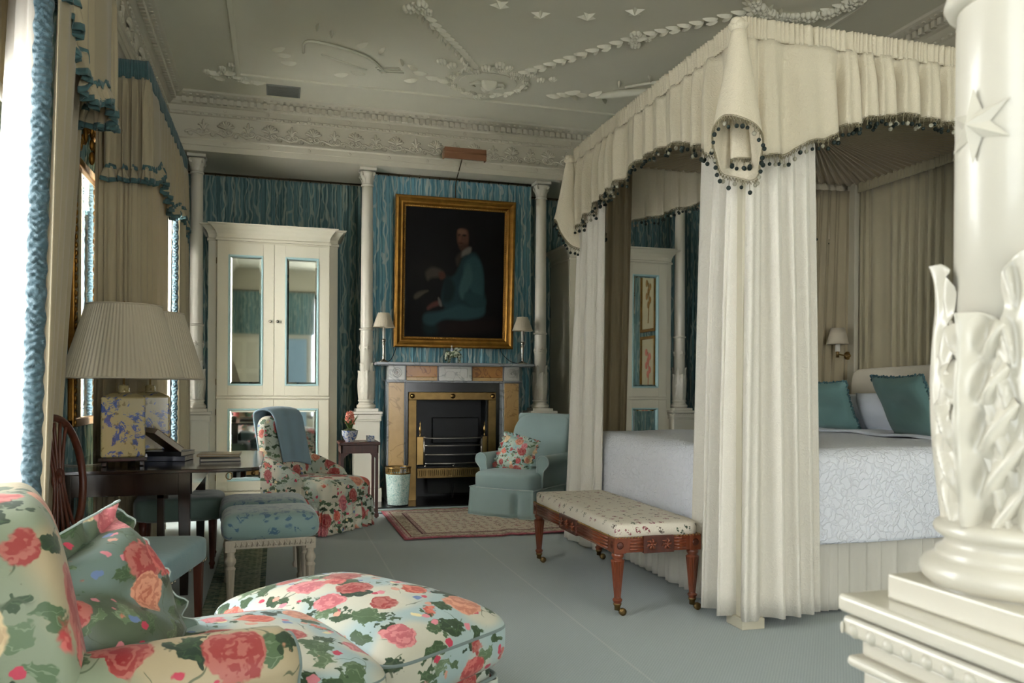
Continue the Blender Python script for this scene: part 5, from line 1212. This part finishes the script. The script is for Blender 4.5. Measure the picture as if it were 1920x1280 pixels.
# ------------------------------------------------------------------ bench
bn = T('bench', 'carved reddish wood bench with sprigged needlework top at the foot of the bed', 'bench', (1.98, 4.675, 0))
hx, hy = .255, .705
def bt(p):
    x, y, z = p
    if z > 0: z *= 1+.0*x
    return p
MB().sq((0, 0, .452), (hx-.003, hy-.003, .048), .30, .10, 100, 18).build('seat', 'needlework', bn)
mb = MB()
for i in range(76):
    y = -hy+.01+i*(2*hy-.02)/75
    for x in (-hx+.001, hx-.001): mb.ball((x, y, .418), .0055, 6, 4)
for i in range(28):
    x = -hx+.01+i*(2*hx-.02)/27
    for y in (-hy+.001, hy-.001): mb.ball((x, y, .418), .0055, 6, 4)
mb.build('nail_heads', 'brass', bn, kind='stuff')
def rail(L, par, mat_):
    o = MB().box(-L/2, L/2, -.014, .012, .338, .418).build('rail', 'benchwood', par, bevel=.002); o.matrix_local = mat_
    mb = MB(); s_ = .30 if L > 1 else .18
    for k in range(4):
        z = .352+.0175*k
        for x0_, x1_ in ((-L/2+.05, -s_/2), (s_/2, L/2-.05)): mb.tube([(x0_, -.014, z), (x1_, -.014, z)], .0068, 6)
    mb.build('reeding', 'benchwood', o, kind='stuff')
    c = MB().box(-s_/2, s_/2, -.024, 0, .332, .424).build('carved_tablet', 'mahog', o, bevel=.003)
    mb = MB(); n = 3 if L > 1 else 2
    for i in range(n):
        xx = -s_/2+s_*(i+.5)/n
        for a in range(6): mb.tube([(xx, -.026, .378), (xx+.020*math.cos(a*PI/3), -.030, .378+.022*math.sin(a*PI/3)), (xx+.032*math.cos(a*PI/3+.4), -.026, .378+.030*math.sin(a*PI/3+.4))], [.004, .007, .003], 5)
        mb.ball((xx, -.027, .378), .009, 8, 6)
    mb.build('leaf_carving', 'benchwood', o)
    return o
rail(2*hy-.08, bn, TR(-hx+.014, 0, 0, rz=-PI/2)); rail(2*hy-.08, bn, TR(hx-.014, 0, 0, rz=PI/2)); rail(2*hx-.08, bn, TR(0, -hy+.014, 0)); rail(2*hx-.08, bn, TR(0, hy-.014, 0, rz=PI))
for sx in (-1, 1):
    for sy in (-1, 1):
        lx, ly = sx*(hx-.032), sy*(hy-.032)
        lg = MB().box(-.034, .034, -.034, .034, .335, .42).lathe([(.018, .055), (.022, .062), (.020, .07), (.025, .078), (.027, .086), (.018, .095), (.019, .105), (.036, .285), (.037, .295), (.025, .305), (.033, .318), (.033, .328), (.028, .337)], 64, (16, .16, .104, .286)).build('leg', 'benchwood', bn, loc=(lx, ly, 0), bevel=.002)
        MB().lathe([(.016, .03), (.016, .05), (.021, .056), (.023, .066)], 16).tube([(0, 0, .035), (.012, -.006, .03), (.024, -.01, .022)], .009, 8).build('castor_cup', 'brass2', lg)
        MB().lathe([(.006, -.010), (.020, -.009), (.020, .009), (.006, .010)], 18, mat=TR(.026, -.010, .020, rx=PI/2)).build('castor_wheel', 'brass2', lg)
        for ax in (0, 1):
            k = MB().lathe([(.020, 0), (.014, .004), (.010, .003), (.004, .006)], 12, mat=(TR(0, sy*.034, .378, rx=PI/2 if sy < 0 else -PI/2) if ax == 0 else TR(sx*.034, 0, .378, ry=PI/2*sx))).build('corner_rosette', 'mahog', lg)
# ------------------------------------------------------------------ upholstery helpers
sgp = lambda q, e: math.copysign(abs(q)**e, q)
def sqring(h, e2, n=72, z=0.0, k=1.0): return [(h[0]*k*sgp(math.cos(2*PI*i/n), e2), h[1]*k*sgp(math.sin(2*PI*i/n), e2), z) for i in range(n)]
def skirt(path, ztop, zbot, folds, amp, seed, flare=0): 
    return drape(path, ztop, zbot, folds, amp, seed, 8, 14, sharp=.7, amp_top=amp*.4)
# ------------------------------------------------------------------ floral slipper chair
sc = T('slipper_chair', 'rose-printed slipper chair with gathered skirt, blue throw over its back', 'armchair', (.345, 7.09, 0), R(-41))
C = lambda m, n, mt, par=sc, **k: m.build(n, mt, par, **k)
C(MB().sq((.0, 0, .33), (.33, .31, .115), .45, .22, 64, 22, fn=lambda p: [p[0], p[1]*(1+.12*p[0]/.33), p[2]*(1.0+.10*math.cos(p[0]*4)*math.cos(p[1]*4) if p[2] > 0 else 1)]), 'seat', 'chintz_small')
pth = [(-.30, -.26), (0, -.30), (.29, -.33), (.325, -.29), (.335, 0), (.325, .29), (.29, .33), (0, .30), (-.30, .26)]
C(skirt(pth, .26, .012, 21, .020, 71), 'gathered_skirt', 'chintz_small', solid=.004)
C(frill(resample([Vector((x*1.02, y*1.02, .272)) for x, y in pth], .006), .028, .010, 80, 72), 'skirt_heading', 'chintz_small', solid=.003)
C(MB().sq((0, 0, 0), (.07, .27, .36), .42, .40, 48, 40, fn=lambda p: [p[0]-.24*(p[2]+.36)+.02*math.cos(p[1]*6), p[1]*(1-.06*(p[2]/.36)), p[2]]), 'backrest', 'chintz_small', loc=(-.265, 0, .60))
for sy in (-1, 1):
    def arm(u, v, sy=sy): # sloping low arm wing
        x = -.34+.42*u; top = .62-.15*u**1.3; a = 2*PI*v; yy = .045*sgp(math.cos(a), .7); zz = (top-.26)/2*sgp(math.sin(a), .6); e = (1-max(0, u-.86)*3.2) 
        return (x, sy*(.285+.02*u)+yy*e, .26+(top-.26)/2+zz*e)
    a_ = MB().grid(arm, 20, 24); vs = [arm(1, i/24) for i in range(24)]; a_.add(vs, [tuple(range(24))]); C(a_, 'arm', 'chintz_small')
for x, y in ((-.27, -.22), (-.27, .22), (.26, -.26), (.26, .26)): C(MB().lathe([(.014, 0), (.022, .12), (.024, .22)], 10, c=(x, y, 0)), 'leg', 'mahog')
th = T('throw', 'folded pale blue wool throw hanging over the floral slipper chair back', 'throw', (.345, 7.09, 0), R(-41))
def thr(u, v): # v along: behind, over the top, down the front
    y = -.19+.36*u; s_ = v*1.0
    top = .975-.03*abs(y/.25)**2
    if s_ < .34: q = (.34-s_); x, z = -.262-.24*(top-.24-q)-.112, top-.02-q
    elif s_ < .50: a = (s_-.34)/.16*PI; x, z = -.262-.24*.72-.01-.105*math.cos(a), top-.0+.055*math.sin(a)
    else: q = (s_-.50)*.74; x, z = -.262-.24*(top-.24-q)+.116, top-.02-q-.05*(u)*(q/.35)
    return (x+.003*math.sin(u*17+v*3), y+.03*(v-.4), z)
MB().grid(thr, 24, 60).build('wool_cloth', 'throw', th, solid=.014)
# ------------------------------------------------------------------ blue armchair
ac = T('armchair', 'duck-egg blue armchair with scrolled arms and box-pleated skirt by the fireplace', 'armchair', (2.27, 7.47, 0), R(-136))
A = lambda m, n, mt, par=ac, **k: m.build(n, mt, par, **k)
A(MB().sq((.02, 0, .335), (.36, .32, .095), .35, .22, 64, 22, fn=lambda p: [p[0]+.03*math.cos(p[1]*4.5)*(1 if p[0] > 0 else 0), p[1], p[2]*(1+.12*math.cos(p[0]*4)*math.cos(p[1]*4)) if p[2] > 0 else p[2]]), 'seat', 'armblue')
fp_ = [(-.40, -.31), (-.1, -.335), (.34, -.34), (.385, -.30), (.415, 0), (.385, .30), (.34, .34), (-.1, .335), (-.40, .31), (-.41, 0), (-.40, -.31)]
def boxskirt(mb, P, zt, zb, gaps):
    P_ = [Vector((x, y, 0)) for x, y in P]
    Q = spline(P_[:-1], 160, True); n = len(Q); vs = []
    for j in range(7):
        v = j/6
        for i in range(n):
            t = (Q[(i+1) % n]-Q[i-1]).normalized(); nn = Vector((t.y, -t.x, 0)); d = .022*v + .004*math.sin(i*.35)*v
            g = max([math.exp(-((i-k)/1.6)**2) for k in gaps]); d -= .05*g*min(1, v*3)
            p = Q[i]+nn*d; vs.append((p.x, p.y, zt+(zb-zt)*v))
    mb.add(vs, [(j*n+i, j*n+(i+1) % n, (j+1)*n+(i+1) % n, (j+1)*n+i) for j in range(6) for i in range(n)], True); return [Vector(vs[6*n+i]) for i in range(n)], Q
m1 = MB(); hem, Q = boxskirt(m1, fp_, .275, .02, (40, 72, 96, 14, 120, 146)); A(m1, 'pleated_skirt', 'armblue', solid=.006)
A(MB().tube([p+Vector((0, 0, .003)) for p in hem], .0045, 6, True), 'skirt_hem', 'armpipe')
A(MB().tube([Vector((p.x*1.005, p.y*1.005, .278)) for p in Q], .006, 6, True), 'piping', 'armpipe')
A(MB().sq((0, 0, 0), (.075, .315, .36), .35, .32, 48, 40, fn=lambda p: [p[0]-.30*(p[2]+.36)+(-.05*max(0, p[2]-.22)/.14), p[1]*(1-.03*(p[2]/.36)), p[2]]), 'backrest', 'armblue', loc=(-.27, 0, .58))
A(MB().tube([(-.525, y, .895-.0*abs(y)) for y in [-.30+.06*i for i in range(11)]], .055, 16), 'back_roll', 'armblue')
for sy in (-1, 1):
    prof = []  # outline in (y,z) of the scroll arm front
    c = (sy*.335, .52); 
    out = [(sy*.265, .28), (sy*.268, .40), (sy*.275, .47)] + [(c[0]-sy*.062*math.cos(a), c[1]+.062*math.sin(a)) for a in [-.3+i*(3.9/12) for i in range(13)]] + [(sy*.345, .44), (sy*.335, .36), (sy*.335, .28)]
    n = len(out); x0_, x1_ = .20, -.36
    vs = [(x0_, y, z) for y, z in out]+[(x1_, y, z) for y, z in out]
    ar = A(MB().add(vs, [(i, (i+1) % n, n+(i+1) % n, n+i) for i in range(n)]+[tuple(range(n)), tuple(reversed(range(n, 2*n)))], False), 'arm', 'armblue', bevel=.006)
    for p_ in ar.data.polygons: p_.use_smooth = len(p_.vertices) == 4
    A(MB().tube([(x0_+.003, y, z) for y, z in out], .0045, 6), 'piping', 'armpipe')
for x, y in ((.33, -.27), (.33, .27), (-.36, -.26), (-.36, .26)): A(MB().lathe([(.014, 0), (.022, .12), (.024, .25)], 10, c=(x, y, 0)), 'leg', 'mahog')
def ruffled(name, label, loc, mat4, w, h, t, mat, piping, amp=.018, fr=.045, waves=44, flop=None, group=None):
    o = T(name, label, 'cushion', loc, 0, group); mb = MB(); e = cushion(mb, w, h, t, None, 22, .05, .45, flop); mb.v = [tuple(mat4 @ Vector(p)) for p in mb.v]; mb.build('cushion_cover', mat, o)
    c = sum(e, Vector())/len(e); E_ = resample(e+[e[0]], .008); n = len(E_); fb = MB(); L = []
    nv = 5; vs = []
    for j in range(nv+1):
        v = j/nv
        for i, p in enumerate(E_):
            d = (p-c); d.z = 0; d.normalize(); k = math.sin(2*PI*waves*i/n)+.5*math.sin(2*PI*waves*1.7*i/n+1)
            vs.append(mat4 @ (p+d*(fr*v)+Vector((0, 0, amp*v*k))))
    fs = [(j*n+i, j*n+(i+1) % n, (j+1)*n+(i+1) % n, (j+1)*n+i) for j in range(nv) for i in range(n)]
    fb.add(vs, fs, True).build('ruffle', mat, o, solid=.002)
    MB().tube(vs[nv*n:], .0035 if piping else .002, 5, True).build('ruffle_edge', piping or mat, o)
    return o
mt = Matrix.Rotation(R(-136), 4, 'Z') @ Matrix.Rotation(R(-18), 4, 'Y') @ Matrix.Rotation(R(-12), 4, 'X') @ Matrix.Rotation(PI/2, 4, 'Z') @ Matrix.Rotation(PI/2, 4, 'X') @ TR(0, .0, 0)
M['chintz_posy'] = chintz('rose_posy_cushion', 9.0, ('#b7c8b8', '#9fbdb8'), .05)
ruffled('ruffled_cushion', 'rose-printed ruffled cushion propped on the duck-egg blue armchair', (2.205, 7.44, .575), mt, .36, .32, .13, 'chintz_posy', None, .014, .035, 30)
# ------------------------------------------------------------------ little table with hyacinth
tt = T('side_table', 'small square mahogany side table with slender legs between chair and fireplace', 'table', (.735, 7.68, 0), 0)
S = lambda m, n, mt, par=tt, **k: m.build(n, mt, par, **k)
S(MB().box(-.185, .185, -.185, .185, .675, .70), 'table_top', 'mahog', bevel=.004)
S(MB().box(-.17, .17, -.17, -.155, .60, .675).box(-.17, .17, .155, .17, .60, .675).box(-.17, -.155, -.17, .17, .60, .675).box(.155, .17, -.17, .17, .60, .675), 'apron', 'mahog', bevel=.002)
for sx in (-1, 1):
    for sy in (-1, 1):
        x, y = sx*.155, sy*.155
        l = S(MB().box(x-.013, x+.013, y-.013, y+.013, .05, .68).box(x-.010, x+.010, y-.010, y+.010, .0, .05).box(x-.019, x+.019, y-.019, y+.019, .012, .045), 'leg', 'mahog', bevel=.002)
        S(MB().prism([(0, 0), (.05, 0), (.035, -.012), (.012, -.03), (0, -.05)], .012, TR(x+(-sx)*.013, y-.006, .60) @ (Matrix.Diagonal((-sx, 1, 1, 1))) @ Matrix.Rotation(PI/2, 4, 'X') @ Matrix.Diagonal((1, 1, -1, 1))), 'bracket', 'mahog')
hy_ = T('potted_hyacinth', 'coral-pink hyacinth in a blue and white china bowl on the side table', 'plant', (.655, 7.66, .70))
S = lambda m, n, mt, par=hy_, **k: m.build(n, mt, par, **k)
S(MB().lathe([(.038, 0), (.040, .006), (.058, .03), (.072, .07), (.074, .098), (.078, .104), (.072, .104), (.066, .09)], 28, cap=False).lathe([(.001, .001), (.038, .001)], 28, cap=False), 'bowl', 'china')
M['moss'] = plain('moss', '#4a5030', .95, bump=.8, bscale=90); M['leafgreen'] = plain('hyacinth_leaf', '#5b7038', .5); M['coral'] = plain('coral_bloom', '#e0806a', .6, var=.15); M['coral2'] = plain('pale_coral_bloom', '#eda893', .6)
S(MB().ball((0, 0, .095), .068, 16, 8, (1, 1, .42)), 'moss', 'moss')
mb = MB()
for k in range(7):
    a = k*.9+.3; L = .12+.05*rng.random()
    def lf_(u, v, a=a, L=L): r_ = .012+.075*v**1.5; w = .012*math.sin(PI*min(1, v*.9+.12))*(2*u-1); return (r_*math.cos(a)-w*math.sin(a), r_*math.sin(a)+w*math.cos(a), .105+L*v-.02*v*v)
    o = MB().grid(lf_, 2, 8).build('leaf', 'leafgreen', hy_, solid=.0025)
S(MB().tube([(0, 0, .10), (0, 0, .27)], .007, 8), 'stem', 'leafgreen')
fl = MB(); fl2 = MB()
for k in range(46):
    a = k*2.4; z = .165+.115*k/46; r_ = .034*(1-.5*(k/46)**2); m_ = (fl if k % 3 else fl2); c = (r_*math.cos(a), r_*math.sin(a), z); 
    for q in range(4): b_ = q*PI/2+k; m_.ball((c[0]+.006*math.cos(b_)+.004*math.cos(a), c[1]+.006*math.sin(b_), c[2]+.005*math.sin(b_)), .0065, 5, 4)
S(fl, 'florets', 'coral'); S(fl2, 'pale_florets', 'coral2')
cbk = T('card_block', 'small block of blue-tinted picture cards on the side table beside the hyacinth', 'cards', (.845, 7.66, .70), R(12))
MB().box(-.035, .035, -.02, .02, 0, .055).build('block', 'china', cbk, bevel=.002)
pn = MB().tube([(.74, 7.60, .704), (.80, 7.585, .704)], .0035, 6).ball((.77, 7.60, .706), .009, 8, 5, (1.6, 1, .4)).build('trinket', 'steel'); tag(pn, 'small silvery trinket lying in front of the bowl on the side table', 'trinket')
# ------------------------------------------------------------------ waste basket
wb_ = T('waste_basket', 'round aqua-scrolled waste basket with pierced brass rim by the fireplace', 'basket', (1.18, 8.16, .022))
MB().lathe([(.098, 0), (.101, .01), (.122, .32)], 40, cap=False).lathe([(.001, .004), (.097, .004)], 40, cap=False).build('body', 'basket', wb_, solid=.004)
mb = MB().lathe([(.1235, .315), (.1245, .33)], 40, cap=False).lathe([(.1285, .372), (.130, .385)], 40, cap=False)
for i in range(36): a = 2*PI*i/36; mb.box(-.0038, .0038, -.0015, .0015, .325, .376, TR(.1265*math.cos(a), .1265*math.sin(a), 0, rz=a+PI/2))
mb.build('pierced_rim', 'brass', wb_, solid=.002)
MB().lathe([(.100, 0), (.103, .008)], 40, cap=False).build('foot_ring', 'iron', wb_, solid=.003)
MB().box(-.03, .03, -.02, .02, .0, .08, TR(.05, .02, .30, rx=.4)).build('crumpled_paper', 'china', wb_, bevel=.006)
# ------------------------------------------------------------------ lamps and ornament on the mantelpiece
def mantel_lamp(label, x):
    t = T('candlestick_lamp', label, 'lamp', (x, 8.43, 1.466)); t['group'] = 'pair of silver candlestick lamps'
    MB().lathe([(.055, 0), (.056, .006), (.045, .014), (.02, .022), (.012, .04), (.017, .05), (.012, .06), (.011, .09), (.015, .16), (.018, .19), (.011, .2), (.020, .21), (.020, .235), (.014, .24)], 20, sq=0).build('candlestick', 'silver', t)
    MB().lathe([(.0115, .24), (.0115, .36)], 14).build('candle_tube', 'skirt', t)
    sh = pleated_shade(.112, .058, .15, .36, 46, .02).build('lamp_shade', 'shade', t); ringz(.1125, .361, .003).build('shade_rim', 'shade', sh)
mantel_lamp('silver candlestick lamp at the left end of the mantelpiece', 1.06); mantel_lamp('silver candlestick lamp at the right end of the mantelpiece', 2.565)
for x0_, x1_, lab in ((1.10, 1.20, 'dark lamp flex rising behind the left mantelpiece lamp'), (2.52, 2.36, 'dark lamp flex rising behind the right mantelpiece lamp')):
    tag(MB().tube(spline([(x0_, 8.46, 1.472), ((x0_+x1_)/2, 8.5, 1.50), (x1_, 8.56, 1.60), (x1_+.02, 8.60, 1.68)], 12), .004, 6).build('lamp_cord', 'iron'), lab, 'cord', 'flexes of the mantelpiece lamps')
og = T('china_figurine', 'small green and white china figure riding an animal, centre of the mantelpiece', 'figurine', (1.81, 8.44, 1.466))
M['jade'] = None; s = NT('mottled_green_white_glaze'); M['jade'] = s.fin(s.mix(s.smooth(s.noise(s.coord(), 45, 3), .45, .52), '#b9bfa6', '#47583c'), .2, coat=.5)
mb = MB()
for x, y in ((-.05, -.02), (-.05, .02), (.055, -.02), (.055, .02)): mb.tube([(x*1.1, y, 0), (x, y, .04), (x*.9, y, .08)], [.012, .011, .018], 8)
mb.ball((0, 0, .095), .05, 14, 10, (1.4, .75, .75)).tube([(-.05, 0, .10), (-.085, 0, .085), (-.095, 0, .045), (-.085, 0, .02)], [.03, .024, .012, .007], 8).ball((-.07, 0, .105), .026, 10, 8).tube([(.068, 0, .10), (.085, 0, .07), (.082, 0, .05)], .005, 5)
mb.build('animal_body', 'jade', og)
MB().box(.0, .075, -.025, .025, .13, .165).build('howdah', 'jade', og, bevel=.004)
MB().tube([(-.025, 0, .12), (-.025, 0, .15), (-.027, 0, .165)], [.018, .014, .008], 10).tube([(-.028, -.012, .155), (-.045, -.01, .13)], .005, 6).build('rider_robe', M['china'], og); MB().ball((-.028, 0, .178), .011, 10, 8).build('rider_head', 'shade', og)
# ------------------------------------------------------------------ rugs
s = NT('pink_bordered_needlework_rug'); co = s.coord(); sp_ = s.n('ShaderNodeSeparateXYZ', {0: co})
ax = s.math('ABSOLUTE', sp_.outputs[0]); ay = s.math('ABSOLUTE', sp_.outputs[1])
d = s.math('MINIMUM', s.math('SUBTRACT', .80, ax), s.math('SUBTRACT', .745, ay))   # distance to edge
fld = s.vor(s.mapping(co, (1, 1, 1)), 13, .4); sprig = s.math('MULTIPLY', s.smooth(fld.outputs['Distance'], .28, .34), s.smooth(s.noise(co, 70, 2, .6), .47, .54))
c = s.mix(sprig, '#d0c4ae', '#8a6a60'); c = s.mix(s.smooth(s.noise(co, 40, 2), .36, .39), c, '#b98580')
band = s.ramp(d, [(0, '#a5525c'), (.022, '#c48a8e'), (.045, '#c7b7a0'), (.06, '#8e3f49'), (.072, '#c2b59c'), (.15, '#c2b59c'), (.165, '#5a2f33'), (.18, '#b99a90'), (.2, '#b99a90'), (.21, '#5a2f33')], 'CONSTANT')
c2 = s.mix(s.math('MULTIPLY', s.smooth(s.noise(co, 34, 2, .5, 1), .46, .5), .6), band, '#6b4a44')
c = s.mix(s.math('LESS_THAN', d, .215), c, c2); M['rug'] = s.fin(c, .95, 0, s.bump(s.noise(co, 150, 2), .5, .003))
rg = T('hearth_rug', 'pink-bordered needlework rug with cream field in front of the fireplace', 'rug', (1.77, 7.09, 0))
MB().grid(lambda u, v: (-.80+1.6*u, -.745+1.49*v, .012+.006*math.sin(u*9)*(1 if v < .5 else .4)*math.exp(-v*5)+.012*math.exp(-((u-.55-.1*v)/.03)**2)+.006*math.exp(-((u-.62+.1*v)/.02)**2)), 60, 40).build('woven_field', 'rug', rg, solid=.008)
s = NT('wave_border_rug'); co = s.coord(); sp_ = s.n('ShaderNodeSeparateXYZ', {0: co})
zz = s.math('SUBTRACT', sp_.outputs[1], s.math('MULTIPLY', s.n('ShaderNodeMath', {0: s.math('MULTIPLY', sp_.outputs[0], 34)}, operation='SINE'), .025))
c = s.mix(s.smooth(s.math('ABSOLUTE', zz), .012, .03), '#9fb0b0', '#7a8a5c'); c = s.mix(s.smooth(s.math('ABSOLUTE', s.math('ADD', zz, .03)), .006, .015), c, '#c2b98d')
c = s.mix(s.smooth(s.math('SUBTRACT', .13, s.math('ABSOLUTE', sp_.outputs[1])), .004, .01), c, '#5f7f86'); M['waverug'] = s.fin(c, .95, 0, s.bump(s.noise(co, 200, 2), .4, .003))
hr_ = MB().box(-.95, .80, -.13, .13, 0, .008).build('hearth_runner', 'waverug', loc=(1.65, 7.98-.10, .001)); tag(hr_, 'narrow runner with green and yellow wave border along the black hearth', 'rug')
hr_.location = (1.66, 7.885, .002); 
s = NT('green_fringed_runner'); co = s.coord(); sp_ = s.n('ShaderNodeSeparateXYZ', {0: co})
c = s.ramp(s.math('ADD', s.math('MULTIPLY', sp_.outputs[0], 2.2), .5), [(0, '#2c3a34'), (.13, '#2c3a34'), (.14, '#5d6f62'), (.25, '#43594f'), (.30, '#77836c'), (.70, '#8c927c'), (.78, '#43594f'), (.9, '#8d917c')], 'CONSTANT')
dots = s.vor(s.mapping(co, (1, 1, 1)), 30, .5).outputs[0]; c = s.mix(s.math('MULTIPLY', s.smooth(dots, .3, .4), .45), c, '#23332e')
ww = s.smooth(s.math('ABSOLUTE', s.math('SUBTRACT', s.noise(s.mapping(co, (5, 16, 1)), 1, 2, .5, 1.5), .5)), .02, .06); c = s.mix(s.math('MULTIPLY', ww, .5), c, '#a9a98d')
M['runner'] = s.fin(c, .95, 0, s.bump(s.noise(co, 200, 2), .4, .003))
tag(MB().box(-.16, .16, -1.75, 1.75, 0, .008).build('runner_rug', 'runner', loc=(-.22, 5.65, .001)), 'long green patterned runner rug passing under the pair of pale stools', 'rug')
# ------------------------------------------------------------------ ottoman in front
ot = T('ottoman', 'large rose-printed ottoman with domed piped cushion in the foreground', 'ottoman', (.275, 2.88, 0), R(-54))
O = lambda m, n, mt, par=ot, **k: m.build(n, mt, par, **k)
hx_, hy2 = .475, .30
def ofn(p):
    x, y, z = p
    if z > 0: z = z*(1.0)*(.38+.62*math.cos(min(1, abs(x)/hx_)*1.35)**.5*math.cos(min(1, abs(y)/hy2)*1.30)**.5)*1.0
    return [x, y, z]
O(MB().sq((0, 0, .375), (hx_, hy2, .155), .55, .22, 90, 34, fn=ofn), 'cushion', 'chintz')
O(MB().tube(sqring((hx_+.001, hy2+.001), .22, 90, .402, .985), .007, 8, True), 'piping', 'piping_grey')
O(MB().sq((0, 0, .20), (hx_-.045, hy2-.04, .12), .2, .2, 70, 16), 'base', 'chintz')
O(MB().tube(sqring((hx_-.03, hy2-.028), .2, 90, .235), .006, 8, True), 'base_piping', 'piping_grey')
O(skirt([(x, y) for x, y, z in sqring((hx_-.03, hy2-.025), .2, 20)]+[(hx_-.03, 0)], .225, .012, 30, .012, 81), 'gathered_skirt', 'chintz', solid=.004)
# ------------------------------------------------------------------ big floral armchair, bottom left
FA = R(17)
bc = T('floral_armchair', 'big rose-printed armchair cut by the bottom left corner, facing the ottoman', 'armchair', (-.20, 2.40, 0), FA)
H = lambda m, n, mt, par=bc, **k: m.build(n, mt, par, **k)
def sfn(p):
    x, y, z = p
    if z > 0: z *= .45+.55*(math.cos(min(1, abs(x)/.44)*1.3)*math.cos(min(1, abs(y)/.38)*1.3))**.5
    return [x, y, z]
H(MB().sq((-.02, .0, .405), (.45, .375, .125), .55, .22, 90, 30, fn=sfn), 'seat_cushion', 'chintz')
H(MB().tube([(x-.02, y, z) for x, y, z in sqring((.448, .373), .22, 90, .43, .99)], .006, 8, True), 'piping', 'piping_grey')
H(MB().sq((-.05, 0, .20), (.44, .38, .17), .2, .2, 60, 16), 'base', 'chintz_big')
def barm(y0_, x0_, x1_, r_, zc_):
    mb = MB()
    def g(u, v):
        x = x0_+(x1_-x0_)*u; a = 2*PI*v; rr = r_*(1+.10*math.sin(PI*u)); k = 1 if u < .93 else math.sqrt(max(0, 1-((u-.93)/.07)**2))*.25+.75
        zz_ = zc_+rr*k*math.sin(a)*1.0; yy = y0_+rr*k*math.cos(a)*1.15
        if math.sin(a) < 0: zz_ = zc_+rr*math.sin(a)*3.2*k; yy = y0_+rr*.95*k*sgp(math.cos(a), .6)
        return (x, yy, zz_ + .03*(u-1)*-1*0)
    mb.grid(g, 24, 40); e = [g(1, i/40) for i in range(40)]; mb.add(e, [tuple(range(40))]); return mb, e
m_, e = barm(-.355, -.50, .14, .085, .535); H(m_, 'arm', 'chintz_big')
H(MB().tube(e+[e[0]], .005, 6), 'arm_piping', 'piping_grey')
m_, e = barm(.39, -.50, -.20, .075, .50); H(m_, 'arm', 'chintz_big')
H(MB().sq((0, 0, 0), (.10, .42, .33), .5, .35, 60, 44, fn=lambda p: [p[0]-.18*(p[2]+.33)+.03*math.cos(p[1]*3), p[1]*(1-.10*max(0, p[2]/.33)), p[2]]), 'backrest', 'chintz_big', loc=(-.375, -.03, .635))
mt = Matrix.Rotation(FA+R(-42), 4, 'Z') @ Matrix.Rotation(R(-26), 4, 'Y') @ Matrix.Rotation(R(14), 4, 'X') @ Matrix.Rotation(PI/2, 4, 'Z') @ Matrix.Rotation(PI/2, 4, 'X')
def slump(p): x, y, z = p; return (x, y, z*(1-.5*math.exp(-((x*.8+y-.03)/.07)**2)))
ruffled('ruffled_cushion', 'green rose-printed cushion with piped ruffle slumped in the big floral armchair', (-.40, 2.25, .635), mt, .44, .38, .24, 'greenfab', 'armpipe', .015, .06, 22, slump)
# ------------------------------------------------------------------ framed pictures on the right wall (seen in the right wardrobe mirror)
M['ivory_paper'] = plain('ivory_paper', '#cfc39c', .8)
for i, (z, lab) in enumerate(((1.05, 'lower gilt-framed botanical panel seen in the right wardrobe mirror'), (2.0, 'upper gilt-framed botanical panel seen in the right wardrobe mirror'))):
    t = T('botanical_picture', lab, 'picture', (XRT-.06, 6.9, z), 0, 'botanical pictures on the right wall')
    MB().box(-.012, 0, -.2, .2, 0, .85).build('panel', 'ivory_paper', t)
    MB().box(-.03, .005, -.23, -.19, -.02, .87).box(-.03, .005, .19, .23, -.02, .87).box(-.03, .005, -.19, .19, -.02, .02).box(-.03, .005, -.19, .19, .83, .87).build('frame', 'gilt', t, bevel=.004)
    mb = MB().tube([(-.014, 0, .1), (-.014, .03, .4), (-.014, 0, .65)], .006, 5)
    for k in range(6): mb.ball((-.014, .06*math.sin(k*2.1), .35+.06*k), .04, 8, 5, (.08, 1, 1.3))
    mb.build('painted_flower', 'gilt2' if i else 'coral', t)
